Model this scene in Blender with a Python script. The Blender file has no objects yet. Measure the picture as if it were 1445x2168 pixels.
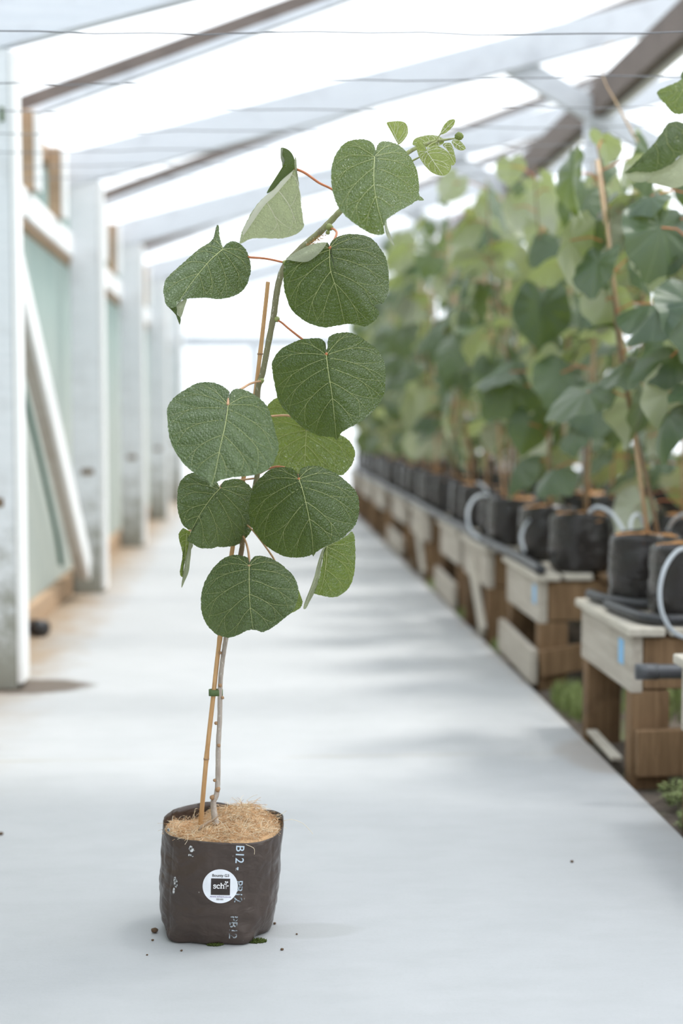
import bpy, bmesh, math, random
import numpy as np
from mathutils import Vector, Matrix, noise

S = bpy.context.scene
COL = S.collection
rnd = random.Random(7)

# ------------------------------------------------------------------ camera
FPX = 3011.1                       # 50 mm on a 36 mm tall frame, 2168 px
CAM_H = 0.908
PITCH = math.atan(202 / FPX)
YAW = math.atan(179.5 / FPX * math.cos(PITCH))
FW = Vector((math.sin(YAW) * math.cos(PITCH), math.cos(YAW) * math.cos(PITCH), -math.sin(PITCH)))
RT = Vector((math.cos(YAW), -math.sin(YAW), 0))
UP = RT.cross(FW)
cd = bpy.data.cameras.new('camera')
cam = bpy.data.objects.new('camera', cd)
COL.objects.link(cam)
cam.matrix_world = Matrix(((RT.x, UP.x, -FW.x, 0), (RT.y, UP.y, -FW.y, 0), (RT.z, UP.z, -FW.z, CAM_H), (0, 0, 0, 1)))
cd.sensor_fit = 'VERTICAL'
cd.sensor_height = 36
cd.lens = 50
cd.clip_start = 0.05
cd.clip_end = 200
cd.dof.use_dof = True
cd.dof.focus_distance = 2.42
cd.dof.aperture_fstop = 2.0
S.camera = cam

# ------------------------------------------------------------------ light
w = bpy.data.worlds.new('overcast_sky')
S.world = w
w.use_nodes = True
bg = w.node_tree.nodes['Background']
bg.inputs[0].default_value = (0.94, 0.975, 1.0, 1)
# bright hazy sky, brightest ahead and overhead towards the sun
_wt = w.node_tree
_tc = _wt.nodes.new('ShaderNodeTexCoord')
_dp = _wt.nodes.new('ShaderNodeVectorMath')
_dp.operation = 'DOT_PRODUCT'
_dp.inputs[1].default_value = Vector((0.72, 0.40, 0.55)).normalized()
_mr = _wt.nodes.new('ShaderNodeMapRange')
_mr.interpolation_type = 'SMOOTHSTEP'
for _i, _v in ((1, -0.5), (2, 0.9), (3, 0.7), (4, 2.1)):
    _mr.inputs[_i].default_value = _v
_wt.links.new(_tc.outputs['Generated'], _dp.inputs[0])
_wt.links.new(_dp.outputs['Value'], _mr.inputs[0])
_wt.links.new(_mr.outputs[0], bg.inputs[1])
sd = bpy.data.lights.new('sun', 'SUN')
sd.energy = 4.3
sd.angle = math.radians(9)
sd.color = (1.0, 0.96, 0.89)
sun = bpy.data.objects.new('sun', sd)
COL.objects.link(sun)
sun.rotation_euler = Vector((-0.37, -0.10, -0.92)).to_track_quat('-Z', 'Y').to_euler()
sun.location = (3, 2, 7)

S.view_settings.view_transform = 'Standard'
S.view_settings.look = 'None'
S.view_settings.exposure = 0.12
S.view_settings.gamma = 1.0
S.view_settings.use_curve_mapping = False
try:
    S.cycles.use_denoising = True
    S.cycles.max_bounces = 10
    S.cycles.transparent_max_bounces = 16
    S.cycles.transmission_bounces = 6
    S.cycles.sample_clamp_indirect = 6
except Exception:
    pass


def at(px, py, Y):                 # point of the photo's ray at depth Y
    r = FW + RT * ((px - 722.5) / FPX) + UP * ((1084 - py) / FPX)
    t = Y / r.y
    return Vector((r.x * t, Y, CAM_H + r.z * t))


def gnd(px, py, z=0.0):
    r = FW + RT * ((px - 722.5) / FPX) + UP * ((1084 - py) / FPX)
    t = (z - CAM_H) / r.z
    return Vector((r.x * t, r.y * t, z))


# ------------------------------------------------------------------ materials
class NT:
    def __init__(s, name):
        s.m = bpy.data.materials.new(name)
        s.m.use_nodes = True
        s.t = s.m.node_tree
        s.t.nodes.clear()
        s.out = s.n('ShaderNodeOutputMaterial')

    def n(s, typ, **kw):
        nd = s.t.nodes.new(typ)
        for k, v in kw.items():
            if k.startswith('i_'):
                key = k[2:]
                key = int(key) if key.isdigit() else key.replace('_', ' ')
                if hasattr(v, 'is_output'):
                    s.t.links.new(v, nd.inputs[key])
                else:
                    nd.inputs[key].default_value = v
            else:
                setattr(nd, k, v)
        return nd

    def link(s, a, b):
        s.t.links.new(a, b)

    def coord(s, kind='Object'):
        return s.n('ShaderNodeTexCoord').outputs[kind]

    def noise(s, vec, scale, detail=4, rough=.55, dist=0):
        return s.n('ShaderNodeTexNoise', i_Vector=vec, i_Scale=scale, i_Detail=detail, i_Roughness=rough, i_Distortion=dist).outputs[0]

    def mapping(s, vec, scale):
        return s.n('ShaderNodeMapping', i_Vector=vec, i_Scale=scale).outputs[0]

    def ramp(s, fac, stops):
        r = s.n('ShaderNodeValToRGB', i_0=fac)
        el = r.color_ramp.elements
        while len(el) < len(stops):
            el.new(0.5)
        for e, (p, c) in zip(el, stops):
            e.position = p
            e.color = c if len(c) == 4 else (*c, 1)
        return r.outputs[0]

    def mix(s, fac, a, b, blend='MIX'):
        nd = s.n('ShaderNodeMix', data_type='RGBA', blend_type=blend)
        for key, v in ((0, fac), (6, a), (7, b)):
            if hasattr(v, 'is_output'):
                s.link(v, nd.inputs[key])
            else:
                nd.inputs[key].default_value = v if key == 0 else (v if len(v) == 4 else (*v, 1))
        return nd.outputs[2]

    def math(s, op, a, b=0.0, c=0.0):
        nd = s.n('ShaderNodeMath', operation=op)
        for i, v in enumerate((a, b, c)):
            if hasattr(v, 'is_output'):
                s.link(v, nd.inputs[i])
            else:
                nd.inputs[i].default_value = v
        return nd.outputs[0]

    def bump(s, h, strength=.3, dist=.002):
        return s.n('ShaderNodeBump', i_Height=h, i_Strength=strength, i_Distance=dist).outputs[0]

    def bsdf(s, col, rough=.6, normal=None, spec=.5, **kw):
        p = s.n('ShaderNodeBsdfPrincipled')
        for key, v in (('Base Color', col), ('Roughness', rough), ('Specular IOR Level', spec)):
            if hasattr(v, 'is_output'):
                s.link(v, p.inputs[key])
            else:
                p.inputs[key].default_value = v if key != 'Base Color' or len(v) == 4 else (*v, 1)
        for k, v in kw.items():
            p.inputs[k.replace('_', ' ')].default_value = v
        if normal is not None:
            s.link(normal, p.inputs['Normal'])
        return p.outputs[0]

    def done(s, sh):
        s.link(sh, s.out.inputs[0])
        return s.m


def m_plain(name, col, rough=.6, spec=.5, nscale=60, var=.25):
    t = NT(name)
    c = t.coord()
    f = t.noise(c, nscale)
    cc = t.mix(f, [x * (1 - var) for x in col], [min(1, x * (1 + var)) for x in col])
    return t.done(t.bsdf(cc, rough, t.bump(f, .15, .001), spec))


def m_concrete():
    t = NT('pale_concrete')
    c = t.coord()
    big = t.noise(c, 1.3, 5, .6)
    mid = t.noise(t.mapping(c, (4, 9, 4)), 1.6, 6, .65)
    fine = t.noise(c, 160, 3, .6)
    col = t.mix(t.ramp(big, [(.3, (0, 0, 0)), (.7, (1, 1, 1))]), (.415, .422, .43), (.465, .47, .478))
    col = t.mix(t.ramp(mid, [(.42, (0, 0, 0)), (.75, (.55, .55, .55))]), col, (.385, .392, .396))
    col = t.mix(t.ramp(fine, [(.3, (.10, .10, .10)), (.5, (0, 0, 0))]), col, (.33, .33, .325))
    # trodden-in soil along the wall side and along the bench side
    sep = t.n('ShaderNodeSeparateXYZ', i_0=c)
    dn = t.noise(t.mapping(c, (3, 3, 3)), 2.2, 6, .65)
    wl = t.math('MULTIPLY_ADD', sep.outputs[0], -4.0, -2.25)        # 0 at x=-.69, 1 at x=-.94
    wr = t.math('MULTIPLY_ADD', sep.outputs[0], 9.0, -7.6)
    edge = t.math('MAXIMUM', wl, wr)
    dirt = t.math('ADD', edge, t.math('MULTIPLY_ADD', dn, 1.7, -1.15))
    # soil is swept only beyond the first post
    far = t.n('ShaderNodeMapRange', i_0=sep.outputs[1], i_1=3.6, i_2=5.2, i_3=0.0, i_4=1.0).outputs[0]
    dirt = t.math('MULTIPLY', t.n('ShaderNodeClamp', i_0=dirt).outputs[0], t.math('MAXIMUM', far, .25))
    col = t.mix(dirt, col, (.33, .255, .185))
    # joint across the path
    jy = t.math('ABSOLUTE', t.math('SUBTRACT', t.math('MULTIPLY_ADD', t.noise(c, 5), .03, sep.outputs[1]), 3.765))
    jn = t.n('ShaderNodeMapRange', i_0=jy, i_1=.004, i_2=.018, i_3=.55, i_4=0.0).outputs[0]
    col = t.mix(t.math('MULTIPLY', jn, t.ramp(t.noise(c, 2.2), [(.35, (0, 0, 0)), (.65, (1, 1, 1))])), col, (.36, .33, .28))
    # darker ellipse right of the bag and soil round the first post
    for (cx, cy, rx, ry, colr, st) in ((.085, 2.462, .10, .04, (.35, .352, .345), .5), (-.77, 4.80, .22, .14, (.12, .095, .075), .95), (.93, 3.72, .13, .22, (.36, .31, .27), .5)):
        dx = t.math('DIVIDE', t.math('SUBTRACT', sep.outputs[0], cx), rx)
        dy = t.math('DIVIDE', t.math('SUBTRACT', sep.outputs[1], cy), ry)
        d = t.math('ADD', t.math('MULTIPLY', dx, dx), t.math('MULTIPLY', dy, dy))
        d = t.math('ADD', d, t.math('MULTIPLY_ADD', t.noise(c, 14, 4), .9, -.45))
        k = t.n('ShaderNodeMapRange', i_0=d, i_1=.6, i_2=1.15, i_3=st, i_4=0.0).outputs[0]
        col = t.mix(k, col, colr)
    h = t.math('ADD', t.math('MULTIPLY', fine, .5), mid)
    return t.done(t.bsdf(col, .8, t.bump(h, .25, .003), .3))


def m_soil():
    t = NT('dark_soil')
    c = t.coord()
    a = t.noise(c, 9, 8, .7)
    b = t.noise(c, 70, 4, .7)
    col = t.mix(a, (.055, .043, .034), (.24, .20, .165))
    col = t.mix(t.ramp(b, [(.55, (0, 0, 0)), (.75, (.7, .7, .7))]), col, (.33, .29, .25))
    col = t.mix(t.ramp(t.noise(c, 3.1, 5), [(.52, (0, 0, 0)), (.68, (.6, .6, .6))]), col, (.12, .17, .05))
    return t.done(t.bsdf(col, .95, t.bump(t.math('ADD', a, t.math('MULTIPLY', b, .4)), .9, .02), .2))


def m_wood(name, c1, c2, dirt=(.10, .075, .055), grain=(2, 40, 40), dark=.45, spec=.25, mossy=False):
    t = NT(name)
    c = t.coord()
    g = t.noise(t.mapping(c, grain), 1.5, 6, .65, .4)
    s = t.noise(c, 5, 6, .65)
    col = t.mix(t.ramp(g, [(.3, (0, 0, 0)), (.7, (1, 1, 1))]), c1, c2)
    col = t.mix(t.ramp(s, [(.5, (0, 0, 0)), (.78, (dark, dark, dark))]), col, dirt)
    if mossy:
        z = t.n('ShaderNodeSeparateXYZ', i_0=t.n('ShaderNodeNewGeometry').outputs['Position']).outputs[2]
        lo = t.n('ShaderNodeMapRange', i_0=z, i_1=0.0, i_2=.75, i_3=.62, i_4=0.0).outputs[0]
        k = t.n('ShaderNodeMapRange', i_0=t.math('ADD', lo, t.noise(c, 11, 5, .7)), i_1=.72, i_2=1.0, i_3=0.0, i_4=.75).outputs[0]
        col = t.mix(k, col, (.19, .185, .12))
    return t.done(t.bsdf(col, .8, t.bump(g, .3, .003), spec))


def m_sheet(name, transp, colT=(.96, .98, 1), col=(.9, .94, 1.0)):
    t = NT(name)
    c = t.coord()
    f = t.noise(t.mapping(c, (1.2, .5, 1)), 1.1, 3)
    cc = t.mix(f, [x * .93 for x in col], col)
    tr = t.n('ShaderNodeBsdfTransparent', i_0=(*colT, 1)).outputs[0]
    tl = t.n('ShaderNodeBsdfTranslucent', i_0=cc).outputs[0]
    mx = t.n('ShaderNodeMixShader', i_0=transp, i_1=tl, i_2=tr).outputs[0]
    return t.done(mx)


def m_cloth():
    t = NT('pale_green_shade_cloth')
    c = t.coord()
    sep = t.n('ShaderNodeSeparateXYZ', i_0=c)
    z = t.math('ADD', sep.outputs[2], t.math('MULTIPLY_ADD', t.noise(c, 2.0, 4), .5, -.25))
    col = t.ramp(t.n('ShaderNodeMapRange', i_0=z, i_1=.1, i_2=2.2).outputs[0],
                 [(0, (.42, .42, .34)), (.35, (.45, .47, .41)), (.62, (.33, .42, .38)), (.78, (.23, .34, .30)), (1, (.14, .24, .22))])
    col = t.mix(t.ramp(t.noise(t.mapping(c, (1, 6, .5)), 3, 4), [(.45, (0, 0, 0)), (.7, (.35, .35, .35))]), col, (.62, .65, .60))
    d = t.bsdf(col, .8, None, .2)
    tl = t.n('ShaderNodeBsdfTranslucent', i_0=col).outputs[0]
    mx = t.n('ShaderNodeMixShader', i_0=.55, i_1=d, i_2=tl).outputs[0]
    tp = t.n('ShaderNodeBsdfTransparent', i_0=(.8, .9, .86, 1)).outputs[0]
    return t.done(t.n('ShaderNodeMixShader', i_0=.16, i_1=mx, i_2=tp).outputs[0])


def m_leaf(name, top1, top2, under, trans, rough=.42, ripple=True, transk=.3, veincol=None, spec=.5):
    t = NT(name)
    uv = t.n('ShaderNodeUVMap').outputs[0]
    c = t.coord()
    sep = t.n('ShaderNodeSeparateXYZ', i_0=uv)
    f = t.noise(c, 22, 4)
    info = t.n('ShaderNodeObjectInfo').outputs['Random']
    col = t.mix(f, top1, top2)
    bk = t.n('ShaderNodeNewGeometry').outputs['Backfacing']
    if ripple:
        a = t.math('MULTIPLY_ADD', t.noise(c, 30, 3), 9.0, t.math('MULTIPLY', sep.outputs[0], 950.0))
        rip = t.math('SINE', a)
        rip = t.math('MULTIPLY', rip, t.math('MULTIPLY_ADD', t.noise(c, 26, 2), 1.6, -.35))
        vor = t.n('ShaderNodeTexVoronoi', feature='DISTANCE_TO_EDGE', i_Vector=c, i_Scale=210.0).outputs[0]
        vv = t.n('ShaderNodeMapRange', i_0=vor, i_1=0.0, i_2=.25).outputs[0]
        h = t.math('ADD', t.math('MULTIPLY', rip, .42), vv)
        nrm = t.bump(h, .75, .0016)
        net = t.n('ShaderNodeMapRange', i_0=vor, i_1=0.0, i_2=.06, i_3=.22, i_4=0.0).outputs[0]
        col = t.mix(net, col, [min(1, x * 1.7) for x in top2])
        rgh = t.math('MULTIPLY_ADD', t.noise(c, 40), .22, rough - .1)
    else:
        col = t.mix(t.math('MULTIPLY', info, .6), col, [top2[0] * 1.5, top2[1] * 1.35, top2[2] * 1.3])
        ph = t.math('ABSOLUTE', t.math('SINE', t.math('MULTIPLY', sep.outputs[1], 5.5)))
        vk = t.n('ShaderNodeMapRange', i_0=ph, i_1=.02, i_2=.09, i_3=.4, i_4=0.0).outputs[0]
        col = t.mix(vk, col, (.30, .36, .20))
        nrm = t.bump(t.noise(c, 45, 3), .3, .003)
        rgh = rough
    col = t.mix(bk, col, under)
    p = t.bsdf(col, rgh, nrm, spec)
    tc = t.mix(f, trans, [x * .75 for x in trans])
    tl = t.n('ShaderNodeBsdfTranslucent', i_0=tc, i_Normal=nrm).outputs[0]
    return t.done(t.n('ShaderNodeMixShader', i_0=transk, i_1=p, i_2=tl).outputs[0])


def m_bag(name, base, rough=.36, wr=1.0):
    t = NT(name)
    c = t.coord()
    h1 = t.noise(t.mapping(c, (7, 7, 10)), 1.6, 3, .5, .8)
    h2 = t.noise(t.mapping(c, (16, 16, 26)), 1.8, 2, .5, 1.2)
    sp = t.noise(t.mapping(c, (1, 1, .6)), 150, 2, .5)
    sc = t.noise(t.mapping(c, (1, 1, .35)), 42, 3, .6, .5)
    k = t.math('MAXIMUM', t.ramp(sp, [(.74, (0, 0, 0)), (.78, (.75, .75, .75))]), t.ramp(sc, [(.73, (0, 0, 0)), (.77, (.4, .4, .4))]))
    col = t.mix(t.noise(c, 12, 4), base, [x * 1.5 for x in base])
    col = t.mix(k, col, (.36, .34, .32))
    h = t.math('MULTIPLY_ADD', h2, .25, h1)
    return t.done(t.bsdf(col, t.math('MULTIPLY_ADD', t.noise(c, 30), .2, rough - .08), t.bump(h, .55 * wr, .012), .5))


def m_print(name, col, patch, lo=.42, hi=.52):
    t = NT(name)
    c = t.coord()
    k = t.ramp(t.noise(c, 260, 3, .6), [(lo, (0, 0, 0)), (hi, (1, 1, 1))])
    return t.done(t.bsdf(t.mix(k, patch, col), .5))


def m_cane(name, c1=(.50, .27, .11), c2=(.66, .41, .20)):
    t = NT(name)
    c = t.coord()
    g = t.noise(t.mapping(c, (160, 160, 5)), 1.2, 4, .6)
    s = t.noise(c, 18, 4)
    col = t.mix(t.ramp(g, [(.3, (0, 0, 0)), (.7, (1, 1, 1))]), c1, c2)
    col = t.mix(t.ramp(s, [(.55, (0, 0, 0)), (.75, (.5, .5, .5))]), col, [x * .55 for x in c1])
    return t.done(t.bsdf(col, .45, t.bump(g, .2, .001), .4))


def m_stem():
    t = NT('grey_brown_bark')
    c = t.coord()
    z = t.n('ShaderNodeSeparateXYZ', i_0=t.n('ShaderNodeNewGeometry').outputs['Position']).outputs[2]
    col = t.ramp(t.n('ShaderNodeMapRange', i_0=z, i_1=.15, i_2=1.35).outputs[0],
                 [(0, (.47, .41, .36)), (.3, (.40, .34, .29)), (.42, (.24, .15, .09)), (.5, (.22, .20, .11)), (.85, (.24, .23, .13)), (1, (.33, .36, .16))])
    sp = t.noise(t.mapping(c, (1, 1, .5)), 300, 2)
    col = t.mix(t.ramp(sp, [(.6, (0, 0, 0)), (.68, (.7, .7, .7))]), col, (.62, .58, .50))
    col = t.mix(t.ramp(t.noise(t.mapping(c, (60, 60, 12)), 2, 3), [(.5, (0, 0, 0)), (.7, (.5, .5, .5))]), col, (.16, .12, .09))
    return t.done(t.bsdf(col, .65, t.bump(sp, .3, .001), .3))


M = {}
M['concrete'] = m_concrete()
M['soil'] = m_soil()
M['white_paint'] = m_wood('weathered_white_paint', (.80, .83, .86), (.87, .89, .92), (.52, .52, .52), dark=.55, mossy=True)
M['white_rafter'] = m_wood('white_rafter_paint', (.70, .74, .80), (.78, .81, .86), (.45, .46, .50), dark=.55)
M['white_and_sunlit'] = m_wood('white_and_sunlit_paint', (.93, .93, .93), (.95, .95, .95), (.84, .82, .78), dark=.3)  # clean white, also for side strips with sunlight put into the colour
M['dark_timber'] = m_wood('dark_brown_timber', (.16, .13, .115), (.25, .21, .19), (.06, .05, .05))
M['brown_timber'] = m_wood('raw_brown_timber', (.40, .27, .17), (.58, .42, .29), (.20, .13, .09))
M['grey_brace'] = m_wood('grey_brown_brace', (.46, .42, .37), (.58, .54, .49), (.32, .25, .19))
M['grey_timber'] = m_wood('silvered_bench_timber', (.42, .37, .31), (.58, .53, .46), (.20, .15, .10), grain=(40, 2, 40), dark=.6)
M['bench_brown'] = m_wood('damp_brown_bench_timber', (.15, .088, .046), (.30, .19, .105), (.035, .025, .018), grain=(40, 40, 3), dark=.85)
M['grey_plank'] = m_wood('bleached_plank', (.48, .44, .37), (.64, .59, .51), (.22, .17, .12), grain=(40, 2, 40), dark=.5)
M['roof'] = m_sheet('clear_roof_plastic', .60)
M['endwall'] = m_sheet('clear_end_plastic', .65)
M['cloth'] = m_cloth()
M['wire'] = m_plain('galvanised_wire', (.20, .205, .22), .5)
M['leaf'] = m_leaf('kiwifruit_leaf', (.036, .066, .013), (.060, .100, .022), (.36, .41, .26), (.24, .34, .04), .36, transk=.24, spec=.7)
M['leaf_sheen'] = m_leaf('kiwifruit_leaf_painted_sheen', (.064, .106, .028), (.098, .148, .048), (.36, .41, .26), (.22, .31, .05), .35, transk=.2, spec=.8)  # paler copy of the leaf, sky gloss put into its colour
M['leaf_under'] = m_leaf('kiwifruit_leaf_pale', (.030, .058, .016), (.048, .082, .025), (.54, .57, .42), (.44, .50, .24), .5, transk=.4)
M['leaf_young'] = m_leaf('young_leaf', (.24, .31, .08), (.33, .38, .13), (.45, .48, .30), (.45, .52, .14), .5, transk=.45)
M['leaf_lit'] = m_leaf('backlit_leaf', (.050, .095, .020), (.075, .13, .03), (.20, .28, .07), (.40, .50, .08), .30, transk=.40, spec=1.0)
M['leaf_row'] = m_leaf('row_leaf', (.024, .056, .032), (.048, .088, .050), (.50, .52, .42), (.38, .50, .07), .36, ripple=False, transk=.25, spec=.6)
M['foliage'] = m_leaf('row_leaf_far', (.030, .062, .036), (.058, .098, .056), (.47, .49, .39), (.38, .48, .08), .38, ripple=False, transk=.26, spec=.6)
M['vein'] = m_plain('leaf_vein', (.40, .44, .20), .5, .4, 90, .15)
M['vein_pale'] = m_plain('leaf_vein_pale', (.76, .76, .62), .6, .3, 90, .1)
M['petiole'] = m_plain('red_petiole', (.55, .19, .08), .5, .4, 70, .3)
M['petiole_pale'] = m_plain('pale_petiole', (.56, .33, .19), .5, .4, 70, .25)
M['green_stem'] = m_plain('green_shoot', (.30, .33, .12), .55, .4, 90, .25)
M['stem'] = m_stem()
M['vine'] = m_plain('vine_bark', (.26, .185, .12), .75, .3, 40, .35)
M['cane'] = m_cane('bamboo')
M['cane_row'] = m_cane('bamboo_row', (.46, .30, .17), (.68, .50, .32))
M['node'] = m_plain('bud_scar', (.36, .22, .12), .7, .3, 200, .4)
M['bag'] = m_bag('black_polythene', (.045, .031, .025), .30, 1.2)
M['bag_row'] = m_bag('black_polythene_row', (.024, .021, .020), .22, 1.5)
M['tie'] = m_plain('green_tape', (.10, .155, .055), .5, .4, 60, .12)
M['sticker'] = m_plain('white_label_paper', (.83, .86, .92), .5, .4, 30, .02)
M['ink'] = m_plain('dark_label_ink', (.045, .036, .034), .55, .3, 30, .05)
M['ink_white'] = m_plain('white_label_print', (.86, .86, .88), .5, .3, 30, .02)
M['ink_purple'] = m_plain('violet_label_ink', (.16, .09, .30), .5, .3, 30, .05)
M['print1'] = m_print('pale_blue_print', (.55, .66, .76), (.30, .34, .38), .25, .35)
M['print2'] = m_print('worn_pale_blue_print', (.42, .50, .58), (.035, .03, .028), .40, .50)
M['print3'] = m_print('faded_pale_print', (.38, .43, .47), (.035, .03, .028), .45, .53)
M['scuff'] = m_print('white_scuff', (.70, .72, .74), (.05, .045, .042), .46, .54)
M['coir'] = m_plain('coir_mat', (.60, .39, .22), .95, .1, 240, .6)
M['fibre_a'] = m_plain('coir_fibre_tan', (.80, .53, .31), .7, .2, 120, .3)
M['fibre_b'] = m_plain('coir_fibre_pale', (.90, .72, .53), .7, .2, 120, .25)
M['fibre_c'] = m_plain('coir_fibre_rust', (.56, .30, .13), .7, .2, 120, .3)
M['mulch_row'] = m_plain('coir_mulch_row', (.48, .25, .105), .9, .1, 90, .5)
M['moss'] = m_plain('moss_green', (.055, .075, .016), .8, .2, 200, .5)
M['grass'] = m_plain('grass_green', (.25, .31, .11), .6, .3, 40, .5)
M['weed'] = m_plain('weed_green', (.22, .27, .11), .6, .3, 40, .5)
M['hose'] = m_plain('black_hose', (.032, .033, .037), .38, .5, 50, .3)
M['hose_grey'] = m_plain('dusty_black_pipe', (.075, .078, .086), .4, .5, 30, .3)
M['blue'] = m_plain('blue_paint', (.25, .52, .80), .6, .4, 60, .15)
M['twig'] = m_plain('dry_twig', (.30, .22, .15), .9, .1, 100, .4)
M['crumb'] = m_plain('soil_crumb', (.13, .085, .055), .95, .1, 200, .4)
M['green_hose'] = m_plain('dark_green_strap', (.05, .16, .12), .5, .4, 30, .2)
M['rust'] = m_plain('rusty_plate', (.22, .16, .11), .8, .3, 60, .4)
_t = NT('milky_drip_tube')
M['tube'] = _t.done(_t.n('ShaderNodeMixShader', i_0=.35, i_1=_t.bsdf(_t.mix(_t.noise(_t.coord(), 20), (.52, .55, .58), (.66, .69, .72)), .3), i_2=_t.n('ShaderNodeBsdfTranslucent', i_0=(.7, .75, .8, 1)).outputs[0]).outputs[0])

# ------------------------------------------------------------------ mesh helpers


def wpos(o):
    v = Vector((0, 0, 0))
    while o is not None:
        v += o.location
        o = o.parent
    return v


def new(name, verts, faces, mats, parent=None, smooth=True, origin=None, midx=None, uv=None, bevel=0, shrink=False):
    """verts in world space; the object's origin is `origin` (world)."""
    me = bpy.data.meshes.new(name)
    if origin is None:
        origin = wpos(parent) if parent else Vector((0, 0, 0))
    origin = Vector(origin)
    me.from_pydata([tuple(Vector(v) - origin) for v in verts], [], faces)
    for m in (mats if isinstance(mats, (list, tuple)) else [mats]):
        me.materials.append(m)
    if midx is not None:
        me.polygons.foreach_set('material_index', midx)
    if smooth:
        me.polygons.foreach_set('use_smooth', [True] * len(me.polygons))
    if uv is not None:
        l = me.uv_layers.new(name='UVMap')
        li = np.zeros(len(me.loops), dtype=np.int32)
        me.loops.foreach_get('vertex_index', li)
        l.data.foreach_set('uv', np.asarray(uv, dtype=np.float32)[li].ravel())
    me.update()
    o = bpy.data.objects.new(name, me)
    COL.objects.link(o)
    if parent:
        o.parent = parent
        o.location = origin - wpos(parent)
    else:
        o.location = origin
    if bevel:
        b = o.modifiers.new('bevel', 'BEVEL')
        b.width = bevel
        b.segments = 2
        b.limit_method = 'ANGLE'
        o.modifiers.new('wn', 'WEIGHTED_NORMAL')
    return o


def inst(name, mesh, parent, loc=(0, 0, 0), rot=None, scale=1.0):
    o = bpy.data.objects.new(name, mesh)
    COL.objects.link(o)
    o.parent = parent
    if rot is None:
        o.location = loc
        o.scale = (scale,) * 3 if not isinstance(scale, tuple) else scale
    else:
        o.matrix_basis = Matrix.Translation(loc) @ rot.to_4x4() @ Matrix.Scale(scale, 4)
    return o


def tag(o, label, cat=None, group=None, kind=None):
    o['label'] = label
    if cat:
        o['category'] = cat
    if group:
        o['group'] = group
    if kind:
        o['kind'] = kind
    return o


def empty(name, loc, label, cat, group=None, rotz=0):
    o = bpy.data.objects.new(name, None)
    o.empty_display_size = .05
    COL.objects.link(o)
    o.location = loc
    o.rotation_euler.z = rotz
    return tag(o, label, cat, group)


class MB:
    def __init__(s):
        s.v = []
        s.f = []
        s.m = []

    def add(s, verts, faces, mi=0):
        b = len(s.v)
        s.v += [Vector(v) for v in verts]
        s.f += [tuple(i + b for i in f) for f in faces]
        s.m += [mi] * len(faces)

    def box(s, lo, hi, mi=0):
        x0, y0, z0 = lo
        x1, y1, z1 = hi
        s.add([(x0, y0, z0), (x1, y0, z0), (x1, y1, z0), (x0, y1, z0), (x0, y0, z1), (x1, y0, z1), (x1, y1, z1), (x0, y1, z1)],
              [(0, 3, 2, 1), (4, 5, 6, 7), (0, 1, 5, 4), (1, 2, 6, 5), (2, 3, 7, 6), (3, 0, 4, 7)], mi)

    def bar(s, A, B, wid, hei, side=(0, 1, 0), mi=0):
        """box from A to B; `wid` along side, `hei` along the third axis."""
        A, B = Vector(A), Vector(B)
        d = (B - A).normalized()
        sd_ = Vector(side)
        sd_ = (sd_ - d * sd_.dot(d)).normalized()
        u = d.cross(sd_).normalized()
        vs = []
        for P in (A, B):
            for a, b in ((-1, -1), (1, -1), (1, 1), (-1, 1)):
                vs.append(P + sd_ * (a * wid / 2) + u * (b * hei / 2))
        s.add(vs, [(0, 1, 2, 3), (7, 6, 5, 4), (0, 4, 5, 1), (1, 5, 6, 2), (2, 6, 7, 3), (3, 7, 4, 0)], mi)

    def tube(s, pts, r, n=8, mi=0, cap=True):
        pts = [Vector(p) for p in pts]
        k = len(pts)
        rr = [r] * k if not isinstance(r, (list, tuple)) else list(np.interp(np.linspace(0, 1, k), np.linspace(0, 1, len(r)), r))
        b = len(s.v)
        t0 = (pts[1] - pts[0]).normalized()
        ref = Vector((0, 1, 0)) if abs(t0.y) < .9 else Vector((1, 0, 0))
        nrm = (ref - t0 * ref.dot(t0)).normalized()
        for i, p in enumerate(pts):
            t = (pts[min(i + 1, k - 1)] - pts[max(i - 1, 0)]).normalized()
            nrm = (nrm - t * nrm.dot(t))
            nrm = nrm.normalized() if nrm.length > 1e-8 else Vector((1, 0, 0))
            bn = t.cross(nrm)
            for j in range(n):
                a = 2 * math.pi * j / n
                s.v.append(p + (nrm * math.cos(a) + bn * math.sin(a)) * rr[i])
        for i in range(k - 1):
            for j in range(n):
                s.f.append((b + i * n + j, b + i * n + (j + 1) % n, b + (i + 1) * n + (j + 1) % n, b + (i + 1) * n + j))
                s.m.append(mi)
        if cap:
            s.f.append(tuple(b + j for j in range(n))[::-1])
            s.f.append(tuple(b + (k - 1) * n + j for j in range(n)))
            s.m += [mi, mi]

    def build(s, name, mats, parent=None, smooth=False, origin=None, bevel=0):
        return new(name, s.v, s.f, mats, parent, smooth, origin, s.m, bevel=bevel)


def spline(P, n, closed=False):
    """Catmull-Rom resample of a list of points."""
    P = [np.array(p, float) for p in P]
    k = len(P)
    out = []
    segs = k if closed else k - 1
    for i in range(segs):
        if closed:
            a, b, c, d = P[(i - 1) % k], P[i], P[(i + 1) % k], P[(i + 2) % k]
        else:
            a, b, c, d = P[max(i - 1, 0)], P[i], P[i + 1], P[min(i + 2, k - 1)]
        for q in range(n):
            t = q / n
            out.append(.5 * (2 * b + (c - a) * t + (2 * a - 5 * b + 4 * c - d) * t * t + (3 * b - a - 3 * c + d) * t ** 3))
    if not closed:
        out.append(P[-1])
    return out


_tn = [0]


def struct(o, label, cat):
    return tag(o, label, cat, None, 'structure')


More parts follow.
